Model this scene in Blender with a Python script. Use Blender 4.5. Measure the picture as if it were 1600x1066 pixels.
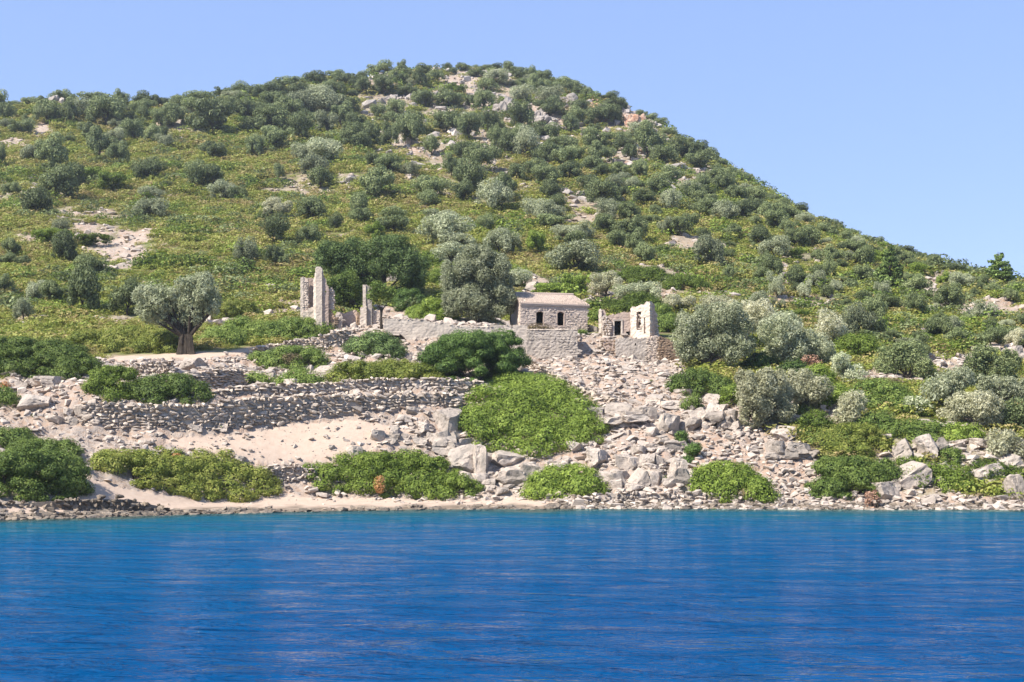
import bpy, bmesh, math, random
import numpy as np
from mathutils import Vector, Matrix
rng = np.random.default_rng(7)
random.seed(7)
SC = bpy.context.scene
for o in list(bpy.data.objects): bpy.data.objects.remove(o)
COL = SC.collection

# ------------------------------------------------------------------ camera, sky, sun, exposure
F = 2200.0; CX = 800.0; HV = 703.0; HC = 4.0      # pixels of focal length, principal column, horizon row (of a 1600 px wide frame), eye height
cd = bpy.data.cameras.new('camera'); cam = bpy.data.objects.new('camera', cd); COL.objects.link(cam)
cd.sensor_width = 36; cd.lens = 36*F/1600; cd.shift_y = (HV-533)/1600; cd.clip_start = 0.5; cd.clip_end = 9000
cam.location = (0, 0, HC); cam.rotation_euler = (math.pi/2, 0, 0)
SC.camera = cam
SUN = Vector((-0.58, -0.37, 0.73)).normalized()   # towards the sun
sl = bpy.data.lights.new('sun', 'SUN'); so = bpy.data.objects.new('sun', sl); COL.objects.link(so)
sl.energy = 4.6; sl.angle = math.radians(0.5); sl.color = (1.0, 0.955, 0.89)
so.rotation_euler = (-SUN).to_track_quat('-Z', 'Y').to_euler(); so.location = (-200, -60, 300)
W = bpy.data.worlds.new('World'); SC.world = W; W.use_nodes = True
nt = W.node_tree; nt.nodes.clear()
sk = nt.nodes.new('ShaderNodeTexSky'); sk.sky_type = 'NISHITA'; sk.sun_disc = False
sk.sun_elevation = math.asin(SUN.z); sk.sun_rotation = math.atan2(SUN.x, SUN.y)
sk.air_density = 0.9; sk.dust_density = 0.0; sk.ozone_density = 3.0; sk.altitude = 0
tn = nt.nodes.new('ShaderNodeMix'); tn.data_type = 'RGBA'; tn.blend_type = 'MULTIPLY'; tn.inputs[0].default_value = 1.0
tn.inputs[7].default_value = (1.0, 0.92, 1.06, 1)
bgn = nt.nodes.new('ShaderNodeBackground'); bgn.inputs[1].default_value = 0.105
wo = nt.nodes.new('ShaderNodeOutputWorld')
nt.links.new(sk.outputs[0], tn.inputs[6]); hz = nt.nodes.new('ShaderNodeMix'); hz.data_type = 'RGBA'; hz.inputs[0].default_value = 0.6; hz.inputs[7].default_value = (1.62, 2.42, 4.3, 1)   # pale summer haze evening out the blue
nt.links.new(tn.outputs[2], hz.inputs[6]); nt.links.new(hz.outputs[2], bgn.inputs[0]); nt.links.new(bgn.outputs[0], wo.inputs[0])
SC.view_settings.view_transform = 'Standard'; SC.view_settings.look = 'None'
SC.view_settings.exposure = 1.12; SC.view_settings.gamma = 1.0; SC.view_settings.use_curve_mapping = False
SC.render.engine = 'CYCLES'
SC.cycles.max_bounces = 6; SC.cycles.diffuse_bounces = 3; SC.cycles.glossy_bounces = 3; SC.cycles.transmission_bounces = 4
SC.cycles.transparent_max_bounces = 8; SC.cycles.caustics_reflective = False; SC.cycles.caustics_refractive = False
SC.cycles.use_denoising = True

# ------------------------------------------------------------------ helpers
def tag(o, label=None, cat=None, group=None, kind=None):
    if label: o['label'] = label
    if cat: o['category'] = cat
    if group: o['group'] = group
    if kind: o['kind'] = kind
    return o
def empty(name, loc=(0,0,0), rz=0, scale=None):
    o = bpy.data.objects.new(name, None); COL.objects.link(o)
    o.empty_display_size = 0.3; o.location = loc; o.rotation_euler = (0, 0, rz)
    if scale is not None: o.scale = scale
    return o
def np_mesh(name, V, Fc, mat=None, smooth=False, attrs=None):
    """V (n,3); Fc (m,k) all faces with k corners, or a list of such arrays"""
    V = np.asarray(V, dtype=np.float32)
    fl = Fc if isinstance(Fc, list) else [Fc]
    fl = [np.asarray(f, dtype=np.int32) for f in fl if len(f)]
    me = bpy.data.meshes.new(name)
    me.vertices.add(len(V)); me.vertices.foreach_set('co', V.ravel())
    nl = sum(f.size for f in fl); me.loops.add(nl)
    me.loops.foreach_set('vertex_index', np.concatenate([f.ravel() for f in fl]))
    nf = sum(len(f) for f in fl); me.polygons.add(nf)
    tot = np.concatenate([np.full(len(f), f.shape[1], dtype=np.int32) for f in fl])
    st = np.concatenate([[0], np.cumsum(tot)[:-1]]).astype(np.int32)
    me.polygons.foreach_set('loop_start', st); me.polygons.foreach_set('loop_total', tot)
    me.polygons.foreach_set('use_smooth', np.full(nf, smooth, dtype=bool))
    for k, v in (attrs or {}).items():
        a = me.attributes.new(k, 'FLOAT', 'POINT'); a.data.foreach_set('value', np.asarray(v, dtype=np.float32))
    me.update(calc_edges=True); me.validate()
    if mat: me.materials.append(mat)
    return me
def obj(name, me, parent=None, loc=None, rot=None, scale=None):
    o = bpy.data.objects.new(name, me); COL.objects.link(o)
    if parent is not None: o.parent = parent
    if loc is not None: o.location = loc
    if rot is not None: o.rotation_euler = rot
    if scale is not None: o.scale = scale
    return o
def _hash(ix, iy, iz, seed):
    h = (ix.astype(np.int64)*374761393 + iy.astype(np.int64)*668265263 + iz.astype(np.int64)*2147483647 + seed*1274126177) & 0xffffffff
    h = ((h ^ (h >> 13))*1274126177) & 0xffffffff
    h = ((h ^ (h >> 16))*2246822519) & 0xffffffff
    return ((h ^ (h >> 15)) & 0xffffff)/float(0xffffff)
def vnoise(x, y, z=0.0, seed=0):
    x = np.asarray(x, float); y = np.asarray(y, float); z = np.zeros_like(x)+z
    ix, iy, iz = np.floor(x), np.floor(y), np.floor(z); fx, fy, fz = x-ix, y-iy, z-iz
    fx, fy, fz = [t*t*(3-2*t) for t in (fx, fy, fz)]
    r = 0
    for dx in (0, 1):
        for dy in (0, 1):
            for dz in ((0, 1) if np.any(fz) else (0,)):
                w = (fx if dx else 1-fx)*(fy if dy else 1-fy)*(fz if dz else 1-fz)
                r = r + w*_hash(ix+dx, iy+dy, iz+dz, seed)
    return r
def fbm(x, y, z=0.0, oct=4, seed=0):
    r, a, s = 0, 0.5, 1.0
    for k in range(oct):
        r = r + a*(vnoise(np.asarray(x)*s+17.3*k, np.asarray(y)*s-9.1*k, np.asarray(z)*s+3.7*k, seed+k)-0.5); a *= .5; s *= 2.03
    return r*2   # about -1..1
def cells(x, y, seed=0):
    """distance to nearest and second nearest feature point and the id of the cell"""
    ix, iy = np.floor(x), np.floor(y); d1 = np.full(x.shape, 9.); d2 = np.full(x.shape, 9.); cid = np.zeros(x.shape)
    for dx in (-1, 0, 1):
        for dy in (-1, 0, 1):
            a, b = ix+dx, iy+dy
            px = a+_hash(a, b, a*0, seed); py = b+_hash(a, b, a*0, seed+5)
            d = np.hypot(px-x, py-y); h = _hash(a, b, a*0, seed+9)
            n = d < d1; d2 = np.where(n, d1, np.minimum(d2, d)); cid = np.where(n, h, cid); d1 = np.where(n, d, d1)
    return d1, d2, cid

# ------------------------------------------------------------------ node material helper
def new_mat(name):
    m = bpy.data.materials.new(name); m.use_nodes = True; m.node_tree.nodes.clear()
    return m, m.node_tree
def N(nt, typ, ins=None, **props):
    n = nt.nodes.new(typ)
    for k, v in props.items(): setattr(n, k, v)
    for k, v in (ins or {}).items():
        if hasattr(v, 'links') or isinstance(v, bpy.types.NodeSocket): nt.links.new(v, n.inputs[k])
        else: n.inputs[k].default_value = v
    return n
def ramp(nt, fac, stops):
    n = nt.nodes.new('ShaderNodeValToRGB'); nt.links.new(fac, n.inputs[0]); e = n.color_ramp.elements
    while len(e) < len(stops): e.new(0.5)
    for el, (p, c) in zip(e, stops): el.position = p; el.color = (*c, 1) if len(c) == 3 else c
    return n.outputs[0]
def mixc(nt, f, a, b, mode='MIX'):
    n = nt.nodes.new('ShaderNodeMix'); n.data_type = 'RGBA'; n.blend_type = mode
    for i, v in ((0, f), (6, a), (7, b)):
        if isinstance(v, bpy.types.NodeSocket): nt.links.new(v, n.inputs[i])
        else: n.inputs[i].default_value = v if i == 0 else ((*v, 1) if len(v) == 3 else v)
    return n.outputs[2]
def mth(nt, op, a, b=0.0, clamp=False):
    n = nt.nodes.new('ShaderNodeMath'); n.operation = op; n.use_clamp = clamp
    for i, v in ((0, a), (1, b)):
        if isinstance(v, bpy.types.NodeSocket): nt.links.new(v, n.inputs[i])
        else: n.inputs[i].default_value = v
    return n.outputs[0]
def noise_t(nt, vec, scale, detail=4, rough=0.55, dist=0.0):
    n = nt.nodes.new('ShaderNodeTexNoise'); n.inputs['Scale'].default_value = scale; n.inputs['Detail'].default_value = detail
    n.inputs['Roughness'].default_value = rough; n.inputs['Distortion'].default_value = dist
    if vec is not None: nt.links.new(vec, n.inputs['Vector'])
    return n.outputs[0]
def geo_pos(nt): return nt.nodes.new('ShaderNodeNewGeometry').outputs['Position']
def finish(nt, col, rough=0.9, bump=None, bdist=0.05, bstr=0.6, spec=0.2, extra=None):
    p = nt.nodes.new('ShaderNodeBsdfPrincipled'); p.inputs['Roughness'].default_value = rough
    p.inputs['Specular IOR Level'].default_value = spec
    if isinstance(col, bpy.types.NodeSocket): nt.links.new(col, p.inputs['Base Color'])
    else: p.inputs['Base Color'].default_value = (*col, 1)
    if bump is not None:
        b = nt.nodes.new('ShaderNodeBump'); b.inputs['Distance'].default_value = bdist; b.inputs['Strength'].default_value = bstr
        nt.links.new(bump, b.inputs['Height']); nt.links.new(b.outputs[0], p.inputs['Normal'])
    o = nt.nodes.new('ShaderNodeOutputMaterial'); nt.links.new(p.outputs[0], o.inputs[0])
    return p
def stone_mat(name, c1, c2, c3, scale=1.0, lich=0.35, rand=0.25, bump=0.6):
    """limestone: two tones by noise, darker lichen blotches, per-stone variation"""
    m, nt = new_mat(name); pos = geo_pos(nt)
    n1 = noise_t(nt, pos, 1.3*scale, 6, 0.6); n2 = noise_t(nt, pos, 6.0*scale, 5, 0.65); n3 = noise_t(nt, pos, 0.5*scale, 4)
    c = mixc(nt, mth(nt, 'MULTIPLY_ADD', n1, 1.0), c1, c2)
    c = ramp(nt, n1, [(0.35, c1), (0.62, c2)])
    c = mixc(nt, mth(nt, 'MULTIPLY', ramp(nt, n2, [(0.52, (0,0,0)), (0.66, (1,1,1))]), lich), c, c3)
    oi = nt.nodes.new('ShaderNodeObjectInfo').outputs['Random']
    v = mth(nt, 'ADD', mth(nt, 'MULTIPLY', oi, 2*rand), 1-rand)
    ge = nt.nodes.new('ShaderNodeNewGeometry').outputs['Random Per Island']
    v = mth(nt, 'MULTIPLY', v, mth(nt, 'ADD', mth(nt, 'MULTIPLY', ge, 2*rand), 1-rand))
    hs = nt.nodes.new('ShaderNodeHueSaturation'); nt.links.new(v, hs.inputs['Value']); nt.links.new(c, hs.inputs['Color'])
    hb = mth(nt, 'ADD', mth(nt, 'MULTIPLY', noise_t(nt, pos, 5*scale, 8, 0.7), 1.0), mth(nt, 'MULTIPLY', noise_t(nt, pos, 22*scale, 4, 0.7), 0.35))
    finish(nt, hs.outputs[0], 0.92, hb, 0.12, bump, 0.15)
    return m
def leaf_mat(name, stops, transl=0.25, scale=0.6, rough=0.6, spec=0.25, var=0.22, sat=1.0, patch=None):
    """foliage: the stops are dark..light tones picked by noise, by leaf and by plant"""
    m, nt = new_mat(name); pos = geo_pos(nt)
    ge = nt.nodes.new('ShaderNodeNewGeometry').outputs['Random Per Island']
    oi = nt.nodes.new('ShaderNodeObjectInfo')
    f = mth(nt, 'ADD', mth(nt, 'MULTIPLY', noise_t(nt, pos, scale, 3), 0.75), mth(nt, 'MULTIPLY', ge, 0.28))
    if patch:
        f = mth(nt, 'ADD', mth(nt, 'MULTIPLY', f, 0.55), mth(nt, 'MULTIPLY', noise_t(nt, oi.outputs['Location'], patch, 4, 0.65), 0.5))
        f = mth(nt, 'ADD', f, mth(nt, 'MULTIPLY', oi.outputs['Random'], 0.22))
    else:
        f = mth(nt, 'ADD', f, mth(nt, 'MULTIPLY', oi.outputs['Random'], 0.16))
    k = len(stops)
    c = ramp(nt, f, [(0.3+0.5*i/(k-1), s) for i, s in enumerate(stops)])
    v = mth(nt, 'MULTIPLY', mth(nt, 'ADD', mth(nt, 'MULTIPLY', oi.outputs['Random'], 2*var), 1-var), mth(nt, 'ADD', mth(nt, 'MULTIPLY', ge, 0.5), 0.75))
    hs = nt.nodes.new('ShaderNodeHueSaturation'); nt.links.new(v, hs.inputs['Value']); nt.links.new(c, hs.inputs['Color']); hs.inputs['Saturation'].default_value = sat
    p = nt.nodes.new('ShaderNodeBsdfPrincipled'); p.inputs['Roughness'].default_value = rough; p.inputs['Specular IOR Level'].default_value = spec
    nt.links.new(hs.outputs[0], p.inputs['Base Color'])
    t = nt.nodes.new('ShaderNodeBsdfTranslucent'); nt.links.new(hs.outputs[0], t.inputs[0])
    mx = nt.nodes.new('ShaderNodeMixShader'); mx.inputs[0].default_value = transl
    nt.links.new(p.outputs[0], mx.inputs[1]); nt.links.new(t.outputs[0], mx.inputs[2])
    o = nt.nodes.new('ShaderNodeOutputMaterial'); nt.links.new(mx.outputs[0], o.inputs[0])
    return m
# ------------------------------------------------------------------ the lie of the land
UF = np.array([-400, 0, 130, 250, 350, 450, 550, 650, 730, 830, 930, 1030, 1130, 1250, 1400, 1600, 2000], float)
def waterline(u):
    v = np.interp(u, [-500, -300, 0, 130, 250, 350, 450, 550, 650, 730, 1030, 1250, 1600, 2000], [826, 822, 812, 808, 804.5, 801.5, 799, 797.5, 796.3, 795.5, 794.5, 795, 796, 798])
    v = v+1.0*fbm(np.asarray(u, float)/55.0, np.asarray(u, float)*0, oct=4, seed=91)      # small coves
    return F*HC/(v-HV)
# feature lines: rows of (v, Y) at the columns UF (1600 px frame); Y is the distance from the eye in metres
FL = [
 # top of the shore bank
 [(790,77),(780,83),(783,86.5),(787,90),(786,94.5),(782,97),(781,98),(780,98.3),(780,98.6),(778,98.6),(772,98.2),(770,98.2),(772,98),(774,98),(777,97.5),(779,97),(780,96)],
 # back of the beach bushes
 [(715,84),(706,91),(716,92),(708,97),(706,99),(716,100.5),(702,102),(708,103),(722,103),(722,103),(722,102.5),(716,102.5),(706,102.5),(702,102.5),(702,102.5),(704,103),(704,103)],
 # foot of the lower terrace wall
 [(655,92),(655,98),(666,98.6),(673,99.5),(674,101.5),(655,104),(643,105.5),(637,106.5),(640,107.5),(645,109),(648,108.5),(645,109),(645,108.5),(650,108),(650,108),(655,109.5),(660,110)],
 # top of that wall
 [(622,96),(620,102.5),(627,99.9),(631,100.8),(627,102.8),(622,105.2),(616,106.8),(612,108),(612,109.3),(610,112.5),(612,113),(612,113),(612,112.5),(615,112),(615,112.5),(622,114.5),(625,115)],
 # second terrace
 [(598,101),(594,107.5),(592,106),(596,107),(604,107.5),(606,109.5),(598,111.2),(596,112),(594,114),(582,118),(584,118),(580,118),(584,117.5),(592,116.5),(594,118),(600,119),(600,119)],
 # foot of the upper walls
 [(565,112),(562,116),(556,117),(562,116),(560,116),(551,122),(535,125),(538,124.2),(540,124.9),(559,125.9),(557,126.6),(567,126.9),(570,125.6),(564,123),(563,126),(572,127),(575,127)],
 # the level ground of the houses
 [(535,122),(532,126),(531,126),(545,121),(540,123),(524,129),(512,130),(504,126.6),(509,127.2),(520,127.9),(524,129.2),(527,128.3),(532,129),(538,130.5),(537,133),(547,134),(550,134)],
 [(520,130),(515,134),(512,134),(520,131),(518,131),(508,136),(505,138),(502,138),(505,138),(514,139),(516,139),(518,138),(520,137),(523,137),(525,138),(535,139),(538,140)],
 [(470,150),(470,152),(470,152),(478,150),(475,150),(466,155),(455,158),(450,159),(450,160),(452,161),(458,160),(466,157),(476,153),(486,151),(496,151),(508,150),(512,150)],
 [(375,195),(378,196),(378,196),(378,198),(375,200),(370,203),(365,206),(362,208),(362,208),(368,207),(375,204),(385,200),(400,196),(415,190),(440,182),(468,175),(475,175)],
 [(290,250),(290,252),(288,252),(288,255),(285,257),(280,260),(275,263),(272,265),(272,265),(278,264),(290,258),(308,250),(335,240),(370,225),(412,206),(452,196),(465,195)],
 [(215,300),(213,304),(212,306),(210,310),(207,315),(198,325),(188,335),(180,345),(180,348),(188,346),(208,330),(240,308),(282,290),(345,258),(400,232),(446,212),(465,205)],
 # ridge
 [(170,340),(164,345),(164,350),(163,358),(155,366),(141,385),(122,410),(114,430),(112,434),(122,432),(152,408),(200,375),(258,342),(338,292),(396,250),(443,228),(475,215)],
]
YS = np.concatenate([np.arange(14, 74, 2.0), np.arange(74, 142, 0.24), np.arange(142, 460, 0.85), np.arange(460, 1500, 26)])
US = np.arange(-420, 2024, 4.5)
def pchip(xk, yk, x):
    h = np.diff(xk); d = np.diff(yk)/h; m = np.zeros_like(yk)
    for i in range(1, len(xk)-1):
        if d[i-1]*d[i] > 0:
            w1 = 2*h[i]+h[i-1]; w2 = h[i]+2*h[i-1]; m[i] = (w1+w2)/(w1/d[i-1]+w2/d[i])
    m[0] = d[0]; m[-1] = d[-1]
    k = np.clip(np.searchsorted(xk, x)-1, 0, len(xk)-2); t = (x-xk[k])/h[k]
    return (yk[k]*(2*t**3-3*t**2+1)+h[k]*m[k]*(t**3-2*t**2+t)+yk[k+1]*(-2*t**3+3*t**2)+h[k]*m[k+1]*(t**3-t**2))
def smooth_u(a, s):
    k = np.arange(-3*s, 3*s+1); w = np.exp(-0.5*(k/s)**2); w /= w.sum()
    return np.convolve(np.pad(a, 3*s, mode='edge'), w, mode='valid')
lines = []
for i, row in enumerate(FL):
    r = np.array(row, float); s = 4 if i < 8 else 8
    lines.append((smooth_u(np.interp(US, UF, r[:, 0]), s)+(9 if i == 12 else (4 if i == 11 else 0)), smooth_u(np.interp(US, UF, r[:, 1]), s)))
YW = waterline(US)
ZG = np.zeros((len(US), len(YS)))
for j in range(len(US)):
    yk = [10., YW[j]-34, YW[j]-8, YW[j]]; zk = [-9., -5., -1.0, 0.0]
    for v, y in lines:
        yy = max(y[j], yk[-1]+0.5); yk.append(yy); zk.append(HC+(HV-v[j])/F*yy)
    yr, zr = yk[-1], zk[-1]
    yk += [yr+40, yr+250, 1500.]; zk += [zr-2, zr-70, -20.]
    if zk[-2] < -10: zk[-2] = -10; zk[-1] = -22
    if yk[-2] > 1400: yk[-2] = 1400
    ZG[j] = pchip(np.array(yk), np.array(zk), YS)
UU, YY = np.meshgrid(US, YS, indexing='ij'); XX = (UU-CX)/F*YY
VV = HV-F*(ZG-HC)/YY
def inpoly(u, v, poly):
    r = np.zeros(np.shape(u), bool); n = len(poly)
    for i in range(n):
        (x0, y0), (x1, y1) = poly[i], poly[(i+1) % n]
        if y0 == y1: continue
        r ^= ((y0 > v) != (y1 > v)) & (u < (x1-x0)*(v-y0)/(y1-y0)+x0)
    return r
# bare ground: the shore slope below this line, and patches (u, v, half width, half height, strength)
BU = [-400, 0, 90, 150, 205, 270, 330, 400, 470, 520, 560, 600, 700, 800, 900, 1000, 1060, 1100, 1160, 1210, 1270, 1300, 1390, 1480, 1600, 2000]
BV = [600, 592, 580, 552, 548, 549, 545, 541, 529, 505, 488, 478, 495, 505, 515, 520, 555, 606, 625, 668, 700, 735, 765, 772, 778, 780]
PATCH = [(345,505,34,11,1),(450,481,38,10,1),(432,446,22,6,.9),(190,388,42,26,.8),(125,352,26,14,.8),(150,330,20,10,.5),(62,372,28,5,.7),(175,500,40,7,.7),(40,495,18,10,.7),(230,470,15,8,.5),
 (735,150,70,38,.62),(720,135,40,18,.75),(637,234,26,6,1),(690,222,70,30,.5),(860,190,42,26,.75),(985,188,40,20,.8),(930,165,28,14,.7),(537,286,16,6,.9),(480,290,50,9,.5),(268,190,28,14,.6),
 (66,197,12,9,.9),(22,226,22,5,.8),(585,140,25,22,.6),(605,165,40,25,.5),(915,325,42,16,.6),(975,248,28,10,.6),(1010,430,60,8,.6),(975,450,18,22,.7),(1035,462,14,12,.7),(1080,382,30,9,.6),(930,455,25,12,.5),
 (1222,430,9,26,.8),(1238,468,34,9,.85),(1465,462,20,18,.7),(1512,484,16,13,.8),(1560,485,50,12,.75),(1360,592,60,10,.8),(1480,565,70,11,.85),(1580,548,50,14,.9),(1470,665,25,8,.7),(1385,660,15,18,.6),(1420,690,30,25,.5),
 (1500,690,60,26,.5),(1560,720,60,40,.6),(1420,745,60,30,.7),(1075,272,25,12,.6),(1060,300,20,9,.4),(1130,460,40,12,.4),(990,210,60,30,.3),(700,260,60,40,.3),(820,250,60,40,.3),(290,195,40,14,.4),(1460,440,20,8,.5),(1290,640,60,22,.6),(1190,640,80,30,.6),(1530,700,80,30,.6),(840,448,20,12,.7),
 (1490,580,110,18,.4),(540,400,40,10,.3),(1260,400,30,10,.3),(1270,470,40,12,.4),(50,300,50,18,.35),(120,345,60,25,.4)]
nz = fbm(XX/3.1, YY/3.1, oct=4, seed=3); nz2 = fbm(XX/0.9, YY/0.9, oct=3, seed=13)
BARE = np.clip((VV+nz*9+nz2*4-np.interp(UU, BU, BV))/5.0, 0, 1)
for (pu, pv, ru, rv, st) in PATCH:
    if pv < 490: ru *= 1.25; rv *= 1.35; st = min(1, st*1.3)
    d = np.sqrt(((UU-pu)/ru)**2+((VV-pv)/rv)**2)
    BARE = np.maximum(BARE, st*np.clip((1.2-d+nz*0.8+nz2*0.6)/0.3, 0, 1)*(YY > 90)*np.where(YY > 145, np.clip((fbm(XX/2.2, YY/3.5, oct=4, seed=71)+0.34)/0.25, 0, 1), 1))
BARE = np.maximum(BARE, np.clip((nz2*0.7+nz*0.75-0.50)/0.15, 0, 0.75)*(YY > 120))
# smooth sand of the beach and paths against broken rock
SANDP = [(80,770),(90,752),(130,738),(150,752),(240,772),(440,770),(470,776),(760,782),(820,776),(900,795),(900,830),(0,830),(0,790),(150,790)]
SAND2 = [(250,684),(350,680),(450,664),(540,655),(640,668),(600,694),(560,712),(470,722),(400,722),(300,708)]
SAND3 = [(155,553),(270,548),(400,540),(420,548),(300,560),(160,565)]
uj = UU+nz*10; vj = VV+nz2*5
SAND = (inpoly(uj, vj, SANDP) | inpoly(uj, vj, SAND2) | inpoly(uj, vj, SAND3)).astype(float)
ROCK = BARE*(1-SAND)
# relief: broken ledges on the bare slope, soft swells on the hill
land = np.clip((YY-waterline(UU))/3.0, 0, 1)
d1, d2, cid = cells(XX/1.5+nz*0.5, YY/1.5+nz*0.5, 4)
d1b, d2b, cidb = cells(XX/0.55+nz*0.5, YY/0.55, 8)
led = (cid-0.5)*0.5+(cidb-0.5)*0.24-0.16*np.exp(-((d2-d1)/0.07)**2)-0.10*np.exp(-((d2b-d1b)/0.12)**2)
hill = np.clip((YY-140)/60, 0, 1)
flat = np.clip(1-np.abs(YY-130)/6, 0, 1)*(UU > 440)*(UU < 1080)
ZG = ZG+land*(ROCK*(led*0.85+nz*0.16)*(1-0.6*flat)*(1-0.3*hill)+SAND*nz2*0.02+hill*(fbm(XX/14, YY/14, oct=4, seed=21)*1.5+nz*0.35)+(1-hill)*(1-SAND)*nz*0.10*(1-flat))
def iu(u): return np.clip((np.asarray(u, float)-US[0])/(US[1]-US[0]), 0, len(US)-1.001)
def iy(y): return np.clip(np.interp(y, YS, np.arange(len(YS))), 0, len(YS)-1.001)
def _bil(G, a, b):
    i = a.astype(int); j = b.astype(int); s = a-i; t = b-j
    return G[i, j]*(1-s)*(1-t)+G[i+1, j]*s*(1-t)+G[i, j+1]*(1-s)*t+G[i+1, j+1]*s*t
def hgt(x, y, G=None):
    x = np.atleast_1d(np.asarray(x, float)); y = np.atleast_1d(np.asarray(y, float))
    r = _bil(ZG if G is None else G, iu(CX+F*x/np.maximum(y, 1)), iy(y)); return r if r.size > 1 else float(r[0])
def place(u, v):
    """the ground point seen in the photograph at (u, v)"""
    a = iu(u); i = int(a); s = a-i; z = ZG[i]*(1-s)+ZG[i+1]*s
    vt = HV-F*(z-HC)/YS; ok = np.nonzero((vt <= v) & (YS > 60))[0]
    if not len(ok) or YS[ok[0]] > 470:
        k = int(np.argmin(np.where((YS > 60) & (YS < 450), vt, 1e9)))
    else: k = ok[0]
    y = YS[k]
    if k > 0 and vt[k-1] > v > vt[k]: t = (vt[k-1]-v)/(vt[k-1]-vt[k]); y = YS[k-1]+t*(YS[k]-YS[k-1])
    x = (u-CX)/F*y; return float(x), float(y), hgt(x, y)
def wpt(u, v, Y): return Vector(((u-CX)/F*Y, Y, HC+(HV-v)/F*Y))

# ground material
def ground_material():
    m, nt = new_mat('ground'); pos = geo_pos(nt)
    A = lambda n: N(nt, 'ShaderNodeAttribute', attribute_name=n).outputs['Fac']
    bare, sand, wet = A('bare'), A('sand'), A('wet')
    n1 = noise_t(nt, pos, 0.35, 6, 0.6); n2 = noise_t(nt, pos, 2.2, 7, 0.65); n3 = noise_t(nt, pos, 9, 5, 0.7); n4 = noise_t(nt, pos, 0.055, 4, 0.6)
    veg = ramp(nt, n2, [(0.3, (0.07,0.095,0.025)), (0.5, (0.13,0.15,0.038)), (0.7, (0.20,0.18,0.075))])
    veg = mixc(nt, ramp(nt, n1, [(0.45, (0,0,0)), (0.62, (1,1,1))]), veg, (0.17,0.13,0.075))
    soil = ramp(nt, n2, [(0.3, (0.28,0.20,0.145)), (0.55, (0.41,0.325,0.25)), (0.75, (0.46,0.385,0.31))])
    soil = mixc(nt, mth(nt, 'MULTIPLY', ramp(nt, n4, [(0.42, (0,0,0)), (0.62, (1,1,1))]), 0.45), soil, (0.37,0.215,0.135))
    rock = ramp(nt, n1, [(0.38, (0.39,0.325,0.27)), (0.62, (0.29,0.26,0.23))])
    rock = mixc(nt, mth(nt, 'MULTIPLY', ramp(nt, n3, [(0.5, (0,0,0)), (0.68, (1,1,1))]), 0.4), rock, (0.16,0.145,0.13))
    g = mixc(nt, mth(nt, 'MULTIPLY', ramp(nt, n2, [(0.44, (0,0,0)), (0.56, (1,1,1))]), 0.55), soil, rock)
    sd = ramp(nt, n2, [(0.3, (0.40,0.295,0.22)), (0.7, (0.46,0.36,0.275))])
    g = mixc(nt, sand, g, sd)
    c = mixc(nt, bare, veg, g)
    c = mixc(nt, mth(nt, 'MULTIPLY', wet, ramp(nt, n2, [(0.3, (.5,.5,.5)), (0.6, (1,1,1))])), c, (0.13,0.10,0.07))
    hb = mth(nt, 'ADD', n2, mth(nt, 'MULTIPLY', n3, 0.5))
    st = mth(nt, 'SUBTRACT', 1.0, mth(nt, 'MULTIPLY', sand, 0.75))
    p = finish(nt, c, 0.95, mth(nt, 'MULTIPLY', hb, st), 0.22, 0.8, 0.1)
    return m
nu, ny = ZG.shape
idx = np.arange(nu*ny).reshape(nu, ny)
FQ = np.stack([idx[:-1, :-1], idx[1:, :-1], idx[1:, 1:], idx[:-1, 1:]], -1).reshape(-1, 4)
WET = np.clip(1-(ZG-0.10-0.2*nz2)/0.18, 0, 1)
gm = np_mesh('ground', np.stack([XX, YY, ZG], -1).reshape(-1, 3), FQ, ground_material(), True, {'bare': BARE.ravel(), 'sand': SAND.ravel(), 'wet': WET.ravel()})
tag(obj('ground', gm), kind='structure')
# sea floor to the horizon, below the land sheet
sb = np_mesh('sea_floor', [(-7000,-3000,-24),(7000,-3000,-24),(7000,8000,-24),(-7000,8000,-24)], np.array([[0,1,2,3]]))
_m, _n = new_mat('sea_floor'); finish(_n, ramp(_n, noise_t(_n, geo_pos(_n), 0.05), [(0.3, (0.10,0.12,0.10)), (0.7, (0.2,0.2,0.15))])); sb.materials.append(_m)
tag(obj('sea_floor', sb), kind='structure')

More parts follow.
